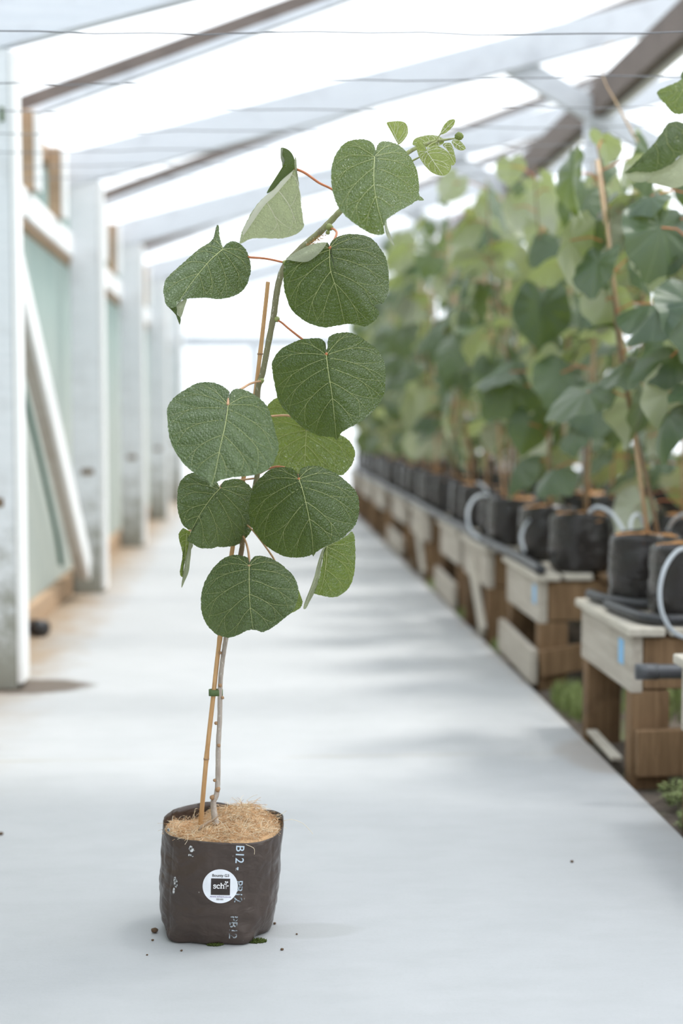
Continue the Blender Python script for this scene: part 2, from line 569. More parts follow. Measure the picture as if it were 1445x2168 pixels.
def trim(mb, mat, label, cat, bevel=.004, smooth=False):
    _tn[0] += 1
    c = sum(mb.v, Vector()) / len(mb.v)
    return struct(mb.build('trim_%d' % _tn[0], mat, None, smooth, c, bevel), label, cat)


# ================================================================== the setting
XE = 0.915                          # right edge of the path
mb = MB()
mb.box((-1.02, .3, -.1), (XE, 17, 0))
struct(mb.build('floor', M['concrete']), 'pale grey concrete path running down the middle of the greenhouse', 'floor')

gx = np.linspace(XE - .02, 7, 70)
gy = np.linspace(.3, 17, 110)
V = []
for y in gy:
    for x in gx:
        z = -.035 + .03 * noise.noise((x * 3, y * 3, 0)) + .015 * noise.noise((x * 11, y * 11, 4))
        V.append((x, y, min(z, -.004)))
F = [(j * 70 + i, j * 70 + i + 1, (j + 1) * 70 + i + 1, (j + 1) * 70 + i) for j in range(109) for i in range(69)]
struct(new('ground', V, F, M['soil']), 'bare dark soil under the plant benches right of the path', 'ground')

# roof sheet: rises from the left wall to a ridge, then falls
SL = .375
RX0, RZ0, RX1 = -1.12, 2.17, 3.3
RZ1 = RZ0 + SL * (RX1 - RX0)
struct(new('roof', [(RX0, .3, RZ0), (RX1, .3, RZ1), (RX1, 17, RZ1), (RX0, 17, RZ0), (7, .3, 2.4), (7, 17, 2.4)],
           [(0, 1, 2, 3), (1, 4, 5, 2)], M['roof'], smooth=False), 'clear plastic roof sheet over the greenhouse', 'roof')
M['roof_shade'] = m_sheet('shading_roof_plastic', .24, col=(.82, .86, .92))  # unseen second roof layer, added to shade the front bay
struct(new('roof_shade_layer', [(RX0, -2.5, RZ0 + .01), (RX1, -2.5, RZ1 + .01), (RX1, 3.78, RZ1 + .01), (RX0, 3.78, RZ0 + .01)], [(0, 1, 2, 3)], M['roof_shade'], smooth=False),
       'added unseen roof sheet shading the front bay', 'roof')
V = [(-1.0, y, z) for y in (.3, 17) for z in (.09, 2.15)]
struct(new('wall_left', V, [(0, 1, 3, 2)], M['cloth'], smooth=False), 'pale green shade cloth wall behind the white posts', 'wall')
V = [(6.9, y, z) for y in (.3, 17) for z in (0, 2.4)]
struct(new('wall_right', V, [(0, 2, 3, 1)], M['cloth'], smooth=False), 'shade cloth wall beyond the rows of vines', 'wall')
YE = 16.2
struct(new('wall_back', [(-1.0, YE, 0), (7, YE, 0), (7, YE, 2.4), (RX1, YE, RZ1), (-1.0, YE, 2.17)], [(0, 1, 2, 3, 4)], M['endwall'], smooth=False),
       'clear plastic end wall at the far end of the path', 'wall')
mb = MB()
mb.bar((-1.0, YE - .06, 1.75), (3.4, YE - .06, 1.75), .08, .13)
trim(mb, M['white_rafter'], 'white crossbeam of the far end wall', 'beam')
for x, ll in ((-.02, 'left'), (1.3, 'right')):
    mb = MB()
    mb.box((x - .05, YE - .1, 0), (x + .05, YE - .02, 1.68))
    trim(mb, M['white_rafter'], 'white upright under the far end wall crossbeam, the %s one' % ll, 'post')

POSTS = [4.75, 7.36, 9.97, 12.58, 15.19]
ORD = ['first', 'second', 'third', 'fourth', 'fifth', 'sixth', 'seventh', 'eighth', 'ninth', 'tenth', 'eleventh', 'twelfth', 'thirteenth', 'fourteenth', 'fifteenth',
       'sixteenth', 'seventeenth', 'eighteenth', 'nineteenth', 'twentieth', 'twenty-first', 'twenty-second', 'twenty-third', 'twenty-fourth', 'twenty-fifth', 'twenty-sixth', 'twenty-seventh', 'twenty-eighth']
CH = .272                           # slope of the main chords
for i, y in enumerate(POSTS):
    _tn[0] += 1
    mb = MB()
    mb.box((-.945, y, 0), (-.80, y + .14, 2.10))
    p = struct(mb.build('trim_%d' % _tn[0], M['white_paint'], None, False, (-.87, y + .07, 0), .004),
               'weathered white post of the left wall, %s from the front' % ORD[i], 'post')
    mb = MB()
    mb.box((-.799, y - .004, .02), (-.779, y + .125, 2.09))  # sunlit side of the post, sun put into a brighter white
    mb.build('sunlit_side', M['white_and_sunlit'], p, bevel=.003)['label'] = 'sunlit side of the post, light painted as brighter white'
    mb = MB()
    mb.box((-.90, y - .006, .61), (-.835, y, .64))
    mb.build('bracket', M['rust'], p, bevel=.002)['label'] = 'small rusty plate'
    if i == 0:
        mb = MB()
        c = at(5, 240, y - .005)
        mb.box((c.x - .006, y - .012, c.z - .025), (c.x + .006, y, c.z + .02))
        mb.build('clip', M['tie'], p, bevel=.002)['label'] = 'small green clip'
    A = Vector((-.99, y + .02, 2.085 + CH * -.05 + .07))
    B = Vector((3.2, y + .02, A.z + CH * 4.19))
    mb = MB()
    mb.bar(A, B, .06, .17)
    trim(mb, M['white_rafter'], 'white main rafter over the path, %s from the front' % ORD[i], 'rafter')
    mb = MB()
    mb.bar((1.30, y + .07, 2.74), (2.55, y + .07, 2.06), .05, .12)
    trim(mb, M['white_rafter'], 'white diagonal brace under the %s main rafter' % ORD[i], 'brace')
    mb = MB()
    mb.box((1.73, y + .09, -.05), (1.84, y + .19, 2.46))
    trim(mb, M['white_rafter'], 'white inner post among the vines, %s from the front' % ORD[i], 'post')
for i, y in enumerate([6.05, 8.66, 11.27, 13.88]):
    mb = MB()
    A = Vector((-1.05, y, RZ0 + SL * (-1.05 - RX0) - .035))
    B = Vector((3.3, y, A.z + SL * 4.35))
    mb.bar(A, B, .05, .06)
    o = trim(mb, M['dark_timber'], 'thin dark roof rafter with a white lower strip, %s from the front' % ORD[i], 'rafter')
    mb = MB()
    mb.bar(A + Vector((0, 0, -.047)), B + Vector((0, 0, -.047)), .06, .03)
    mb.build('batten', M['white_rafter'], o)['label'] = 'white batten'
mb = MB()
mb.box((1.74, 4.2, 2.46), (1.80, YE - .1, 2.62))
trim(mb, M['dark_timber'], 'long brown beam carried by the inner posts', 'beam')
mb = MB()
mb.box((1.81, 4.2, 2.46), (1.85, YE - .1, 2.55))
trim(mb, M['white_and_sunlit'], 'long white strip along the right side of the brown beam', 'beam')

# left wall framing
mb = MB()
mb.box((-.998, 4.9, 2.08), (-.962, YE, 2.16))
trim(mb, M['brown_timber'], 'brown top plate along the left wall', 'rail')
mb = MB()
mb.box((-.99, 4.9, 1.715), (-.925, YE, 1.83))
trim(mb, M['white_and_sunlit'], 'bright white sill board along the left wall openings', 'sill')
mb = MB()
mb.box((-.985, 4.9, 1.685), (-.94, YE, 1.712))  # shadow line under the sill, built as a brown strip
trim(mb, M['brown_timber'], 'thin brown strip painting the shadow line under the white sill board', 'rail')
mb = MB()
mb.box((-.99, .3, 0), (-.95, YE, .105))
trim(mb, M['brown_timber'], 'brown base board along the foot of the left wall', 'baseboard')
for bi in range(4):
    for si, fr in enumerate((.45, .76)):
        y = POSTS[bi] + 2.61 * fr
        mb = MB()
        mb.box((-.96, y, 1.832), (-.90, y + .10, 2.15))
        o = trim(mb, M['brown_timber'], 'short brown stud above the sill, %s stud of the %s wall bay' % (ORD[si], ORD[bi]), 'stud')
        mb = MB()
        mb.box((-.899, y - .002, 1.832), (-.878, y + .09, 2.14))  # lit side of the stud, light put into a white layer
        mb.build('sunlit_side', M['white_and_sunlit'], o, bevel=.002)['label'] = 'lit side of the stud, light painted as white'
# leaning brace board of the first bay
a, b = at(25, 470, 5.0), at(160, 1205, 7.18)
a.x = -.88
b.x = -.88
mb = MB()
mb.bar(a, b, .05, .12, (1, 0, 0))
o = trim(mb, M['grey_brace'], 'slanting brace board leaning from first to second left post', 'brace')
mb = MB()
off = Vector((.035, 0, 0))
mb.bar(a + off, b + off, .018, .125, (1, 0, 0))  # sunlit side of the brace, light put into a white layer
mb.build('sunlit_side', M['white_and_sunlit'], o, bevel=.002)['label'] = 'sunlit side of the brace, light painted as white'
mb = MB()
pts = spline([at(30, 690, 5.6), at(60, 830, 6.0), at(100, 1000, 6.5), at(132, 1130, 6.9), at(137, 1195, 7.05)], 6)
pts = [Vector((-.965, p[1], p[2])) for p in pts]
mb.tube(pts, .012, 8)
tag(mb.build('garden_hose', M['green_hose'], None, True, pts[-1]), 'dark green hose hanging behind the slanting white brace board', 'hose')
mb = MB()
c = gnd(55, 1345)
mb.tube([(-.93, c.y, .035), (-.88, c.y - .05, .035)], .034, 16)  # black tube stands in for a dark opening in the base board
o = mb.build('dark_opening', M['hose'], None, True, (-.9, c.y, 0))
tag(o, 'short black tube standing in for a dark opening at the foot of the left wall', 'pipe')

# training wires across the house
for k in range(7):
    y = 2.92 + .39 * k
    ya = (67, 178, 236, 283, 322, 352, 378)[k]
    yb = (67, 157, 222, 262, 300, 335, 362)[k]
    pa, pb = at(0, ya, y), at(1445, yb, y)
    z = (pa.z + pb.z) / 2
    pts = []
    for i in range(41):
        x = -.98 + 4.4 * i / 40
        pts.append((x, y, pa.z + (pb.z - pa.z) * (x - pa.x) / (pb.x - pa.x) + .0025 * math.sin(x * 9 + k) + .002 * math.sin(x * 23 + k * 2) - .004 * math.sin(math.pi * i / 40)))
    mb = MB()
    mb.tube(pts, .0015, 6)
    o = mb.build('training_wire', M['wire'], None, True, (0, y, z))
    tag(o, 'thin training wire strung across the house, %s from the front' % ORD[k], 'wire', 'training wires')

# ================================================================== leaves (traced shapes given real depth)


def ray_poly(poly, J, ang):
    """distance from J to the outline along angle ang."""
    d = np.array((math.cos(ang), math.sin(ang)))
    best = None
    n = len(poly)
    for i in range(n):
        p, q = poly[i], poly[(i + 1) % n]
        e = q - p
        den = d[0] * e[1] - d[1] * e[0]
        if abs(den) < 1e-9:
            continue
        w_ = p - J
        t = (w_[0] * e[1] - w_[1] * e[0]) / den
        u = (w_[0] * d[1] - w_[1] * d[0]) / den
        if t > 0 and 0 <= u <= 1 and (best is None or t > best):
            best = t
    return best


LAT = [(0.0, 122), (0.0, 92), (.07, 66), (.2, 46), (.38, 28), (.58, 14)]


def leaf(parent, Y0, outline, J, tip, mid=None, tx=0., ty=-.4, fl=0., fr=0., cup=0., wav=.0, mat='leaf', vmat='vein', under=False,
         petiole=None, pm='petiole', pr=.0021, veins=True, seed=0, name='leaf', nr=34, quilt=1.0, label=None, jag=.7, lat=None, extra=None, depth=None, ribw=1.0, hub=None):
    r_ = random.Random(seed + 11)
    J = np.array(J, float)
    tip = np.array(tip, float)
    out = np.array(spline(outline, 8, True))
    # fine saw-teeth on the margin
    nrm = np.roll(out, -1, 0) - np.roll(out, 1, 0)
    ln = np.maximum(np.hypot(nrm[:, 0], nrm[:, 1]), 1e-6)
    nv = np.stack((nrm[:, 1] / ln, -nrm[:, 0] / ln), 1)
    out = out + nv * np.array([r_.uniform(-jag, jag) for _ in out])[:, None]
    mpp = Y0 / FPX
    ax = tip - J
    L = np.hypot(*ax)
    ax = ax / L
    px_ = np.array((-ax[1], ax[0]))           # s>0 : towards the picture's left when the tip points down
    R = np.mean(np.hypot(*(out - J).T))
    mid = np.array(spline([J] + [np.array(q, float) for q in (mid or [])] + [tip], 8))
    ph = r_.uniform(0, 6.28)

    def dep(P):
        P = np.atleast_2d(P)
        q = P - J
        s = q @ px_
        a = q @ ax
        # midrib may bend: take s relative to it
        sm = np.interp(a, (mid - J) @ ax, (mid - J) @ px_)
        s = s - sm
        rho = np.hypot(q[:, 0], q[:, 1])
        d = tx * q[:, 0] + ty * q[:, 1]
        wv = .06 * R
        d = d + np.where(s > 0, fl, fr) * (np.sqrt(s * s + wv * wv) - wv)
        d = d + cup * rho ** 2 / R
        th = np.arctan2(q[:, 1], q[:, 0])
        d = d + wav * R * (rho / R) ** 2 * np.sin(3 * th + ph) + wav * .5 * R * (rho / R) ** 3 * np.sin(7 * th + 2 * ph)
        if depth:
            d = d + depth(P)
        return d * mpp

    # vein paths in the picture plane
    paths = []
    if veins:
        kmid = len(mid)
        paths.append((mid, 1.25 * ribw, .35))
        base = math.atan2(ax[1], ax[0])
        for sg in (-1, 1):
            for (t, an) in (lat or LAT):
                an2 = math.radians(an + r_.uniform(-4, 4)) * sg
                Rr = ray_poly(out, J, base + an2)
                if not Rr:
                    continue
                E_ = J + .965 * Rr * np.array((math.cos(base + an2), math.sin(base + an2)))
                S_ = mid[min(kmid - 1, int(t * (kmid - 1)))]
                dl = np.hypot(*(E_ - S_))
                if dl < 6:
                    continue
                a0 = math.atan2(*(E_ - S_)[::-1]) + math.radians(15) * sg
                C_ = S_ + .55 * dl * np.array((math.cos(a0), math.sin(a0)))
                tt = np.linspace(0, 1, 15)[:, None]
                path = (1 - tt) ** 2 * S_ + 2 * tt * (1 - tt) * C_ + tt ** 2 * E_
                wob = np.cumsum([r_.uniform(-.012, .012) for _ in range(15)])
                perp = np.array((-(E_ - S_)[1], (E_ - S_)[0]))
                path = path + perp * (wob * np.linspace(0, 1, 15) * .6)[:, None]
                paths.append((path, .72 * ribw if t < .5 else .58 * ribw, .22))
                for fr_, da in ((.45, 14), (.68, -9)) if an > 20 else ((.6, 6),):
                    k = int(fr_ * 14)
                    a3 = base + an2 + math.radians(da) * sg
                    R3 = ray_poly(out, J, a3)
                    if not R3:
                        continue
                    E3 = J + .95 * R3 * np.array((math.cos(a3), math.sin(a3)))
                    S3 = path[k]
                    d3 = path[min(14, k + 1)] - path[k]
                    d3 = d3 / max(1e-6, np.hypot(*d3))
                    C3 = S3 + d3 * .25 * np.hypot(*(E3 - S3)) + (E3 - S3) * .3
                    t3 = np.linspace(0, 1, 9)[:, None]
                    paths.append(((1 - t3) ** 2 * S3 + 2 * t3 * (1 - t3) * C3 + t3 ** 2 * E3, .42 * ribw, .18))
    # blade
    n = len(out)
    rr = np.linspace(0, 1, nr + 1)[1:] ** .9
    H2 = np.array(hub, float) if hub is not None else J + .3 * (tip - J)
    P2 = [H2]
    for q in rr:
        for i in range(n):
            P2.append(H2 + (out[i] - H2) * q)
    P2 = np.array(P2)
    uv = np.stack((np.hypot(*(P2 - J).T) * mpp, np.arctan2((P2 - J)[:, 1], (P2 - J)[:, 0])), 1)
    dY = dep(P2)
    if veins and quilt:
        vp = np.concatenate([p for p, _, _ in paths])
        dmin = np.full(len(P2), 1e9)
        for c0 in range(0, len(P2), 2000):
            dd = P2[c0:c0 + 2000, None, :] - vp[None]
            dmin[c0:c0 + 2000] = np.sqrt((dd ** 2).sum(2).min(1))
        puff = ((1 - np.exp(-dmin / (.035 * R))) * .0010 + (1 - np.exp(-(dmin / (.13 * R)) ** 1.5)) * .0048) * quilt
        dY = dY - puff * (1 if not under else -1)
    V = [at(p[0], p[1], Y0 + d) for p, d in zip(P2, dY)]
    F = []
    for i in range(n):
        j = (i + 1) % n
        F.append((0, 1 + i, 1 + j))
        for k in range(nr - 1):
            b0, b1 = 1 + k * n, 1 + (k + 1) * n
            F.append((b0 + i, b1 + i, b1 + j, b0 + j))
    # normals: the seen side must be the upper side, or the lower when `under`
    fa, fb, fc = (V[q] for q in F[0])
    area = sum((out[i][0] * out[(i + 1) % n][1] - out[(i + 1) % n][0] * out[i][1]) for i in range(n))
    if (area < 0) == under:               # picture y runs down: area>0 is clockwise on screen
        pass
    facing_cam = area < 0
    if facing_cam == under:
        F = [f[::-1] for f in F]
    o = new(name, V, F, M[mat], parent, True, V[0], uv=uv)
    if label:
        o['label'] = label
    if veins:
        mv = MB()
        for path, r0, r1 in paths:
            d2 = ((path[:, None, :] - P2[None]) ** 2).sum(2)
            nn = np.argpartition(d2, 5, 1)[:, :5]
            pd = dep(path)
            pd = pd + np.minimum((dY[nn] - dep(P2[nn].reshape(-1, 2)).reshape(nn.shape)).min(1), 0) * .8
            pd = np.convolve(np.concatenate((pd[:1], pd, pd[-1:])), np.ones(3) / 3, 'valid')
            k = len(path)
            mv.tube([at(p[0], p[1], Y0 + d - (.0007 if under else .0008)) for p, d in zip(path, pd)],
                    [.00072 * (r0 + (r1 - r0) * i / (k - 1)) for i in range(k)], 6)
        mv.build('veins', M[vmat], o, True)['label'] = 'pale veins'
    if petiole:
        mp = MB()
        pts = spline([np.array(at(q[0], q[1], Y0 + q[2])) for q in petiole], 6)
        k = len(pts)
        mp.tube(pts, [pr * (1.15 - .35 * i / (k - 1)) for i in range(k)], 8)
        mp.build('petiole', M[pm], o, True)
    if extra:
        for e in extra:
            ex = np.array(spline(e['p'], 6, True))
            c = ex.mean(0)
            pts = [c] + [c + (p - c) * q for q in (.34, .67, 1) for p in ex]
            pts = np.array(pts)
            zz = dep(pts) if e.get('follow', True) else np.zeros(len(pts))
            zz = zz + np.array([e['d'](p) for p in pts])
            m_ = len(ex)
            VV = [at(p[0], p[1], Y0 + z) for p, z in zip(pts, zz)]
            FF = []
            for i in range(m_):
                j = (i + 1) % m_
                FF.append((0, 1 + i, 1 + j))
                for k in range(2):
                    FF.append((1 + k * m_ + i, 1 + (k + 1) * m_ + i, 1 + (k + 1) * m_ + j, 1 + k * m_ + j))
            ar = sum((ex[i][0] * ex[(i + 1) % m_][1] - ex[(i + 1) % m_][0] * ex[i][1]) for i in range(m_))
            if (ar < 0) == e.get('under', True):
                FF = [f[::-1] for f in FF]
            uvv = [(0.001 * i, .3) for i in range(len(VV))]
            q = new('curled_edge', VV, FF, M[e.get('mat', mat)], o, True, VV[0], uv=uvv)
            q['label'] = e.get('label', 'curled edge showing the pale underside')
    return o


def z1(pts):        # region zoom (300,220) scale 2.007
    return [(300 + x / 2.007, 220 + y / 2.007) for x, y in pts]


def z2(pts):        # (300,660) scale 2.58
    return [(300 + x / 2.58, 660 + y / 2.58) for x, y in pts]


def z3(pts):        # (340,960) scale 3.141
    return [(340 + x / 3.141, 960 + y / 3.141) for x, y in pts]


def z7(pts):        # (900,0) scale 2.651
    return [(900 + x / 2.651, y / 2.651) for x, y in pts]


# ================================================================== the potted kiwifruit vine on the path
BX, BY = -.0655, 2.485
plant = empty('potted_kiwifruit_vine', (BX, BY, 0), 'tall staked kiwifruit vine in a black plastic bag standing alone on the concrete path', 'potted plant')

# ---- bag
zl = [at(345, y, BY).z for y in (1985, 1955, 1920, 1860, 1800, 1740)]
ZS = [0.0, .004, .014, .032, .058, .10, .15, .20]
LX = [356, 349, 343, 339, 337, 339, 342, 346]
RX = [566, 572, 577, 582, 587, 592, 596, 601]


def bag_rim(th):                    # th: 0 = right, pi/2 = away, -pi/2 = towards the camera
    return .191 - .010 * max(0, -math.sin(th)) + .006 * max(0, -math.cos(th)) ** 2 + .012 * math.exp(-((th - 1.75) / .45) ** 2) + .004 * math.sin(3 * th + .6)


def bag_point(th, z, off=0.0):
    zc = min(max(z, 0), .2)
    cl = np.interp(zc, ZS, LX)
    cr = np.interp(zc, ZS, RX)
    y_px = np.interp(zc, [0, .2], [1975, 1738])
    xl, xr = at(cl, y_px, BY).x, at(cr, y_px, BY).x
    cx, rx = (xl + xr) / 2, (xr - xl) / 2
    ry = rx * .93
    c, s = math.cos(th), math.sin(th)
    e = 2.25
    k = (abs(c) ** e + abs(s) ** e) ** (-1 / e)
    low = max(0, 1 - zc / .2)
    wr = .0022 * noise.noise((c * 3, s * 3, z * 26)) + .0014 * noise.noise((c * 8, s * 8, z * 60 + 5)) + .0016 * noise.noise((c * 2 + 9, s * 2, z * 90)) * low
    # welded side creases
    for tc in (-.62, -2.45):
        wr -= .0013 * math.exp(-((th - tc) / .012) ** 2)
    # bottom folds
    bf = math.exp(-(z / .022) ** 2)
    wr += bf * (.006 * math.sin(5 * th + 1) - .004 * math.cos(9 * th))
    rr = k * 1.0
    return Vector((cx + c * rr * (rx + wr + off), BY + s * rr * (ry + wr + off), z))


NT_, NZ = 220, 60
V, F = [], []
for k in range(NZ + 1):
    for i in range(NT_):
        th = -math.pi + 2 * math.pi * i / NT_
        zt = bag_rim(th)
        V.append(bag_point(th, zt * (k / NZ) ** 1.15))
for k in range(NZ):
    for i in range(NT_):
        j = (i + 1) % NT_
        F.append((k * NT_ + i, k * NT_ + j, (k + 1) * NT_ + j, (k + 1) * NT_ + i))
F.append(tuple(range(NT_))[::-1])
# inner skin of the open rim
b = len(V)
for k in range(6):
    for i in range(NT_):
        th = -math.pi + 2 * math.pi * i / NT_
        V.append(bag_point(th, bag_rim(th) - .010 * k, -.0012 - .0006 * k))
for i in range(NT_):
    j = (i + 1) % NT_
    F.append((NZ * NT_ + i, NZ * NT_ + j, b + j, b + i))
    for k in range(5):
        F.append((b + k * NT_ + i, b + k * NT_ + j, b + (k + 1) * NT_ + j, b + (k + 1) * NT_ + i))
bag = new('grow_bag', V, F, M['bag'], plant)
bag['label'] = 'black polythene planter bag with pale blue lettering'


def bag_uv(px, py):
    """bag surface parameters under photo pixel (px,py): front face."""
    Yg = 2.39
    th = -1.5
    for _ in range(8):
        p = at(px, py, Yg)
        # angle by bisection on x
        lo, hi = -math.pi + .02, -.02
        for _ in range(30):
            m_ = (lo + hi) / 2
            if bag_point(m_, p.z).x < p.x:
                lo = m_
            else:
                hi = m_
        th = (lo + hi) / 2
        Yg = bag_point(th, p.z).y
    return th, p.z


def text_mesh(body, size, align='CENTER', bold=0.0):
    cu = bpy.data.curves.new('t', 'FONT')
    cu.body = body
    cu.size = size
    cu.align_x = align
    cu.align_y = 'CENTER'
    cu.offset = bold
    cu.resolution_u = 4
    ob = bpy.data.objects.new('t', cu)
    me = bpy.data.meshes.new_from_object(ob)
    vs = [(v.co.x, v.co.y) for v in me.vertices]
    fs = [tuple(p.vertices) for p in me.polygons]
    bpy.data.objects.remove(ob)
    bpy.data.meshes.remove(me)
    bpy.data.curves.remove(cu)
    return vs, fs


PXM = 2.39 / FPX                    # metres per photo pixel on the bag front


def bag_decal(name, vs, fs, cpx, cpy, mat, off, parent, tilt=0.0, label=None, sub=0):
    """lay a flat shape (pixel units, y up) on the bag round photo point (cpx,cpy)."""
    out = []
    ca, sa = math.cos(tilt), math.sin(tilt)
    for x, y in vs:
        th, z = bag_uv(cpx + x * ca - y * sa, cpy - (x * sa + y * ca))
        out.append(bag_point(th, z, off))
    o = new(name, out, fs, mat, parent, False)
    if label:
        o['label'] = label
    return o


def grid_disc(r, rings=6, n=48, fx=1, fy=1):
    vs = [(0, 0)]
    fs = []
    for k in range(1, rings + 1):
        for i in range(n):
            a = 2 * math.pi * i / n
            vs.append((fx * r * k / rings * math.cos(a), fy * r * k / rings * math.sin(a)))
    for i in range(n):
        j = (i + 1) % n
        fs.append((0, 1 + i, 1 + j))
        for k in range(rings - 1):
            fs.append((1 + k * n + i, 1 + (k + 1) * n + i, 1 + (k + 1) * n + j, 1 + k * n + j))
    return vs, fs


def grid_rect(x0, y0, x1, y1, n=8):
    vs = [(x0 + (x1 - x0) * i / n, y0 + (y1 - y0) * j / n) for j in range(n + 1) for i in range(n + 1)]
    fs = [(j * (n + 1) + i, j * (n + 1) + i + 1, (j + 1) * (n + 1) + i + 1, (j + 1) * (n + 1) + i) for j in range(n) for i in range(n)]
    return vs, fs


def rot_cw(vs):                     # text that reads downwards
    return [(y, -x) for x, y in vs]


for body, cx, cy, m_, size in (('B12 -', 506.0, 1816, 'print1', 25), ('PB12', 503.5, 1887, 'print2', 23), ('PB12', 492.5, 1963, 'print3', 24)):
    vs, fs = text_mesh(body, size, bold=.15)
    bag_decal('lettering', rot_cw(vs), fs, cx, cy, M[m_], .0006, bag, -.05, 'pale blue printed size code')
for cx, cy, sx, sy, tl in ((405, 1797, 5, 7, .3), (404, 1811, 6, 3, -.3), (372, 1868, 4, 12, .1), (368, 1886, 2.2, 7, -.1), (500, 1840, 1.4, 4, -.3), (545, 1988, 14, 4, .22), (357, 1757, 3, 4, 0)):
    vs, fs = grid_disc(1, 3, 18, sx, sy)
    bag_decal('scuff_mark', vs, fs, cx, cy, M['scuff'], .0005, bag, tl, 'pale scuff on the plastic')

vs, fs = grid_disc(37, 8, 64, 1, .97)
stk = bag_decal('sticker', vs, fs, 466, 1876, M['sticker'], .0009, plant, 0, 'round white label stuck on the bag')
vs, fs = text_mesh('Bounty G3', 8.2, bold=.12)
bag_decal('printed_text', vs, fs, 467, 1853.5, M['ink'], .0013, stk, -.02)
vs, fs = grid_rect(-20, -17.5, 20, 17.5, 10)
lg = bag_decal('logo_panel', vs, fs, 466.5, 1877, M['ink'], .0012, stk, -.02, 'dark square with white letters and sprig')
vs, fs = text_mesh('www.schort.co.nz', 6.0)
bag_decal('printed_text', vs, fs, 466.5, 1898, M['ink_purple'], .0013, stk, -.03)
vs, fs = text_mesh('ZES1002', 4.2, bold=.06)
bag_decal('printed_text', vs, fs, 465, 1903.8, M['ink'], .0013, stk, -.03)


def ribbon(pts, w_):
    pts = [np.array(p, float) for p in pts]
    vs, fs = [], []
    for i, p in enumerate(pts):
        t = pts[min(i + 1, len(pts) - 1)] - pts[max(i - 1, 0)]
        t = t / max(1e-6, np.hypot(*t))
        n_ = np.array((-t[1], t[0])) * w_ / 2
        vs += [tuple(p + n_), tuple(p - n_)]
        if i:
            b_ = 2 * i
            fs.append((b_ - 2, b_ - 1, b_ + 1, b_))
    return vs, fs


def merge(parts):
    vs, fs = [], []
    for v, f in parts:
        b_ = len(vs)
        vs += list(v)
        fs += [tuple(i + b_ for i in q) for q in f]
    return vs, fs


def shift(p, dx, dy, s=1):
    return [(x * s + dx, y * s + dy) for x, y in p[0]], p[1]


# slab-serif "sch" and the little sprig, drawn stroke by stroke (pixels, y up)
sl = []
sl.append(shift(ribbon(spline([(3.1, 6.2), (1.2, 7.2), (-.8, 7.0), (-1.6, 5.6), (-.4, 4.3), (1.8, 3.6), (3.1, 2.3), (2.2, .5), (0, 0), (-2, .9)], 5), 1.9), -12.2, -4.2))
sl.append(shift(ribbon([(3.4, 5.0), (3.4, 7.6)], 1.2), -12.2, -4.2))
sl.append(shift(ribbon([(-1.8, -.4), (-1.8, 2.2)], 1.2), -12.2, -4.2))
sl.append(shift(ribbon(spline([(3.4, 5.2), (1.8, 7.1), (-.8, 6.6), (-2.2, 3.8), (-1.2, .9), (1.2, 0), (3.4, 1.3)], 5), 2.0), -4.6, -4.2))
sl.append(shift(ribbon([(3.2, 4.6), (3.2, 7.6)], 1.2), -4.6, -4.2))
sl.append(shift(ribbon([(0, -.4), (0, 11.5)], 2.3), 1.8, -4.2))
sl.append(shift(ribbon([(-1.6, 11.0), (.8, 11.0)], 1.1), 1.8, -4.2))
sl.append(shift(ribbon([(-1.9, 0), (2.1, 0)], 1.2), 1.8, -4.2))
sl.append(shift(ribbon(spline([(0, 4.6), (1.6, 6.8), (4.2, 6.8), (5.4, 4.9), (5.4, -.4)], 5), 2.0), 1.8, -4.2))
sl.append(shift(ribbon([(3.6, 0), (7.2, 0)], 1.2), 1.8, -4.2))
sl.append(ribbon(spline([(12.2, -5.2), (12.0, 0), (12.6, 5), (11.2, 9)], 5), .9))
sl.append(ribbon(spline([(12.1, 3.5), (10.6, 4.6), (9.6, 5.0)], 4), .7))
sl.append(ribbon(spline([(12.5, 5.0), (13.6, 7.6), (14.6, 8.8)], 4), .7))
sl.append(ribbon(spline([(12.1, -.5), (14.0, .6), (15.4, 1.2)], 4), .7))
for cx, cy, r in ((11.0, 9.6, 1.6), (14.8, 9.2, 1.7), (9.3, 5.0, 1.5), (15.9, 1.4, 1.5)):
    sl.append(shift(grid_disc(r, 1, 14), cx, cy))
vs, fs = merge(sl)
bag_decal('logo', vs, fs, 466.0, 1876, M['ink_white'], .0016, stk, -.02, 'white slab letters with a small sprig')

# ---- coir mulch
tc = bag_point(0, .18)
ccx = (bag_point(0, .18).x + bag_point(math.pi, .18).x) / 2


def coir_z(x, y):
    dx, dy = x - ccx, y - BY
    z = .181 + .006 * math.cos(dx * 18) + .010 * noise.noise((x * 22, y * 22, 1)) + .004 * noise.noise((x * 60, y * 60, 2))
    z += .012 * math.exp(-((dx - .045) / .05) ** 2 - ((dy - .055) / .04) ** 2)
    # hollow round the cane and behind it
    hx, hy = x - (at(424, 1733, 2.5).x - .006), y - 2.53
    z -= .040 * math.exp(-(hx / .026) ** 2 - (hy / .035) ** 2)
    return z


